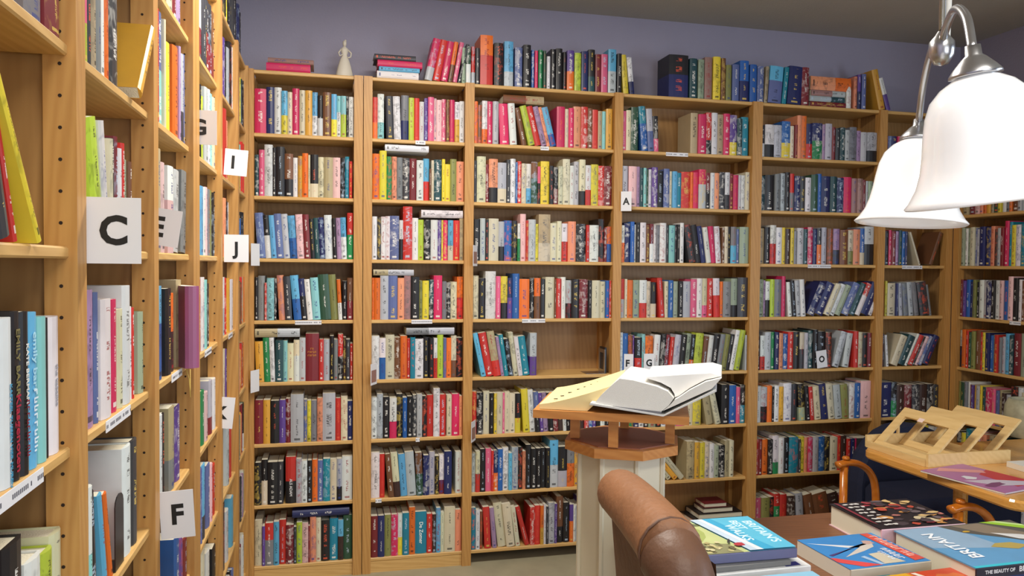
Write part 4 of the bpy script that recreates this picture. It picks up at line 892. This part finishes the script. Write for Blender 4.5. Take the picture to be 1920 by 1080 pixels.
# ---------------------------------------------------------------- bentwood armchair and navy tub chair
ac = empty('bentwood_armchair', (2.75, -1.12, 0)); tag(ac, 'orange bentwood armchair pushed under the honey desk', 'chair')
for yc in (.335, -.33):
    pts = cr([(-.09,yc,.644),(-.03,yc,.652),(.03,yc,.640),(.085,yc,.60),(.115,yc,.53),(.12,yc,.40),(.10,yc,.2),(.09,yc,.02)], 6)
    MB().tube(pts, .021, 12, flat=.75).build('arm', BENT, ac)
    MB().tube([(-.055,yc,.635),(-.055,yc,.3),(-.06,yc,.0)], .018, 10).build('front_leg', BENT, ac)
    MB().lathe([(.0005,0),(.016,0),(.018,.006),(.014,.014),(.0005,.016)], 14, M=Matrix.Translation((-.045, yc, .668))).build('knob', BENT, ac)
MB().bbox(-.08, .13, -.30, .305, .36, .45, .03).build('seat', NAVY, ac)
tc_ = empty('tub_chair', (3.36, -.42, -.13+.13)); tag(tc_, 'navy upholstered chair with rounded back behind the desk', 'chair')
prof = [(.30*math.cos(a*PI/12), .43+.30*math.sin(a*PI/12)) for a in range(13)]
poly = [(.30, .12)]+prof+[(-.30, .12)]
m = MB(); n = len(poly)
m.add([(x, -.03, z_) for x, z_ in poly]+[(x*1.03, .0, z_+.004) for x, z_ in poly]+[(x*1.03, .06, z_+.004) for x, z_ in poly]+[(x, .09, z_) for x, z_ in poly],
      [tuple(range(n)), tuple(range(4*n-1, 3*n-1, -1))]+[(l*n+i, (l+1)*n+i, (l+1)*n+(i+1)%n, l*n+(i+1)%n) for l in range(3) for i in range(n)]); m.build('backrest', NAVY, tc_)
MB().bbox(-.29, .29, -.42, -.04, .12, .46, .04).build('seat', NAVY, tc_)
for x, y in ((-.25,-.38),(.25,-.38),(-.25,.04),(.25,.04)): MB().box(x-.018, x+.018, y-.018, y+.018, 0, .12).build('leg', BLACKM, tc_)
bg = empty('cloth_bag', (2.92, -.66, 0)); 
tag(bg, 'grey-blue cloth bag on the floor under the desk', 'bag')
m = MB(); m.add([(-.1,-.05,0),(.1,-.05,0),(.1,.05,0),(-.1,.05,0),(-.13,-.03,.26),(.12,-.03,.28),(.12,.03,.28),(-.13,.03,.26)], [(0,3,2,1),(0,1,5,4),(1,2,6,5),(2,3,7,6),(3,0,4,7),(4,5,6,7)]); m.build('body', plain('grey_blue_cloth', (92,116,134), .8), bg)

# ---------------------------------------------------------------- hanging lamp: rod, arms, opal glass shades
lp = empty('hanging_lamp', (1.41, -2.721, 1.94)); tag(lp, 'hanging lamp with metal arms and white glass bell shades', 'lamp')
MB().lathe([(.0055,0),(.0055,1.027)], 12, closed=True).build('rod', METAL, lp)
MB().lathe([(.005,.0),(.008,0.2),(.005,1.0)], 8, M=Matrix.Translation((.011,0,.02))).build('cable', plain('clear_cable', (210,208,200), .4), lp)
MB().lathe([(.0005,-.03),(.012,-.026),(.02,-.012),(.021,0),(.02,.012),(.012,.022),(.007,.03)], 16).build('hub', METAL, lp)
MB().lathe([(.0005,1.0),(.05,1.0),(.05,1.012),(.03,1.026)], 20).build('ceiling_rose', METAL, lp)
SH = [(.022,.0),(.036,-.004),(.055,-.014),(.072,-.030),(.082,-.052),(.088,-.08),(.092,-.105),(.098,-.130),(.107,-.152),(.120,-.170),(.1285,-.178)]
SH = [(r*.855, z_) for r, z_ in SH]
inn = [(r-.003, z_-.003) for r, z_ in SH[::-1]]
for i, (tx, ty, tilt) in enumerate(((-.132, -.205, 6), (.177, .253, -5), (-.26, .12, 0))):
    if i == 2: continue
    if i == 0: tx, ty = -.137, -.228
    ex, ey, ez = tx, ty, -.088
    if i == 0: ex = -.155
    TM = Matrix.Translation((ex, ey, -.072)) @ Matrix.Rotation(R(-9 if i == 0 else 4), 4, 'Y') @ Matrix.Translation((0, 0, .072))
    pts = cr([(0,0,.0),(ex*.12,ey*.12,.022),(ex*.45,ey*.45,.030),(ex*.8,ey*.8,-.012),(ex,ey,-.075)], 6)
    MB().tube(pts, .0068, 12).build('arm', METAL, lp)
    sb = MB(); sb.lathe([(.0005,-.068),(.010,-.068),(.011,-.082),(.016,-.086),(.027,-.098),(.034,-.107),(.0345,-.111),(.0005,-.111)], 24, M=TM); sb.build('shade_cap', METAL, lp)
    g = MB(); g.lathe(SH+inn, 48, M=TM @ Matrix.Translation((0,0,-.110))); s_ = g.build('shade', GLASS, lp)
    MB().lathe([(.0005,-.02),(.016,-.02),(.016,-.06),(.02,-.075),(.028,-.09),(.03,-.105),(.022,-.125),(.0005,-.135)], 18, M=TM @ Matrix.Translation((0,0,-.095))).build('bulb', plain('frosted_bulb', (236,234,226), .3), lp)
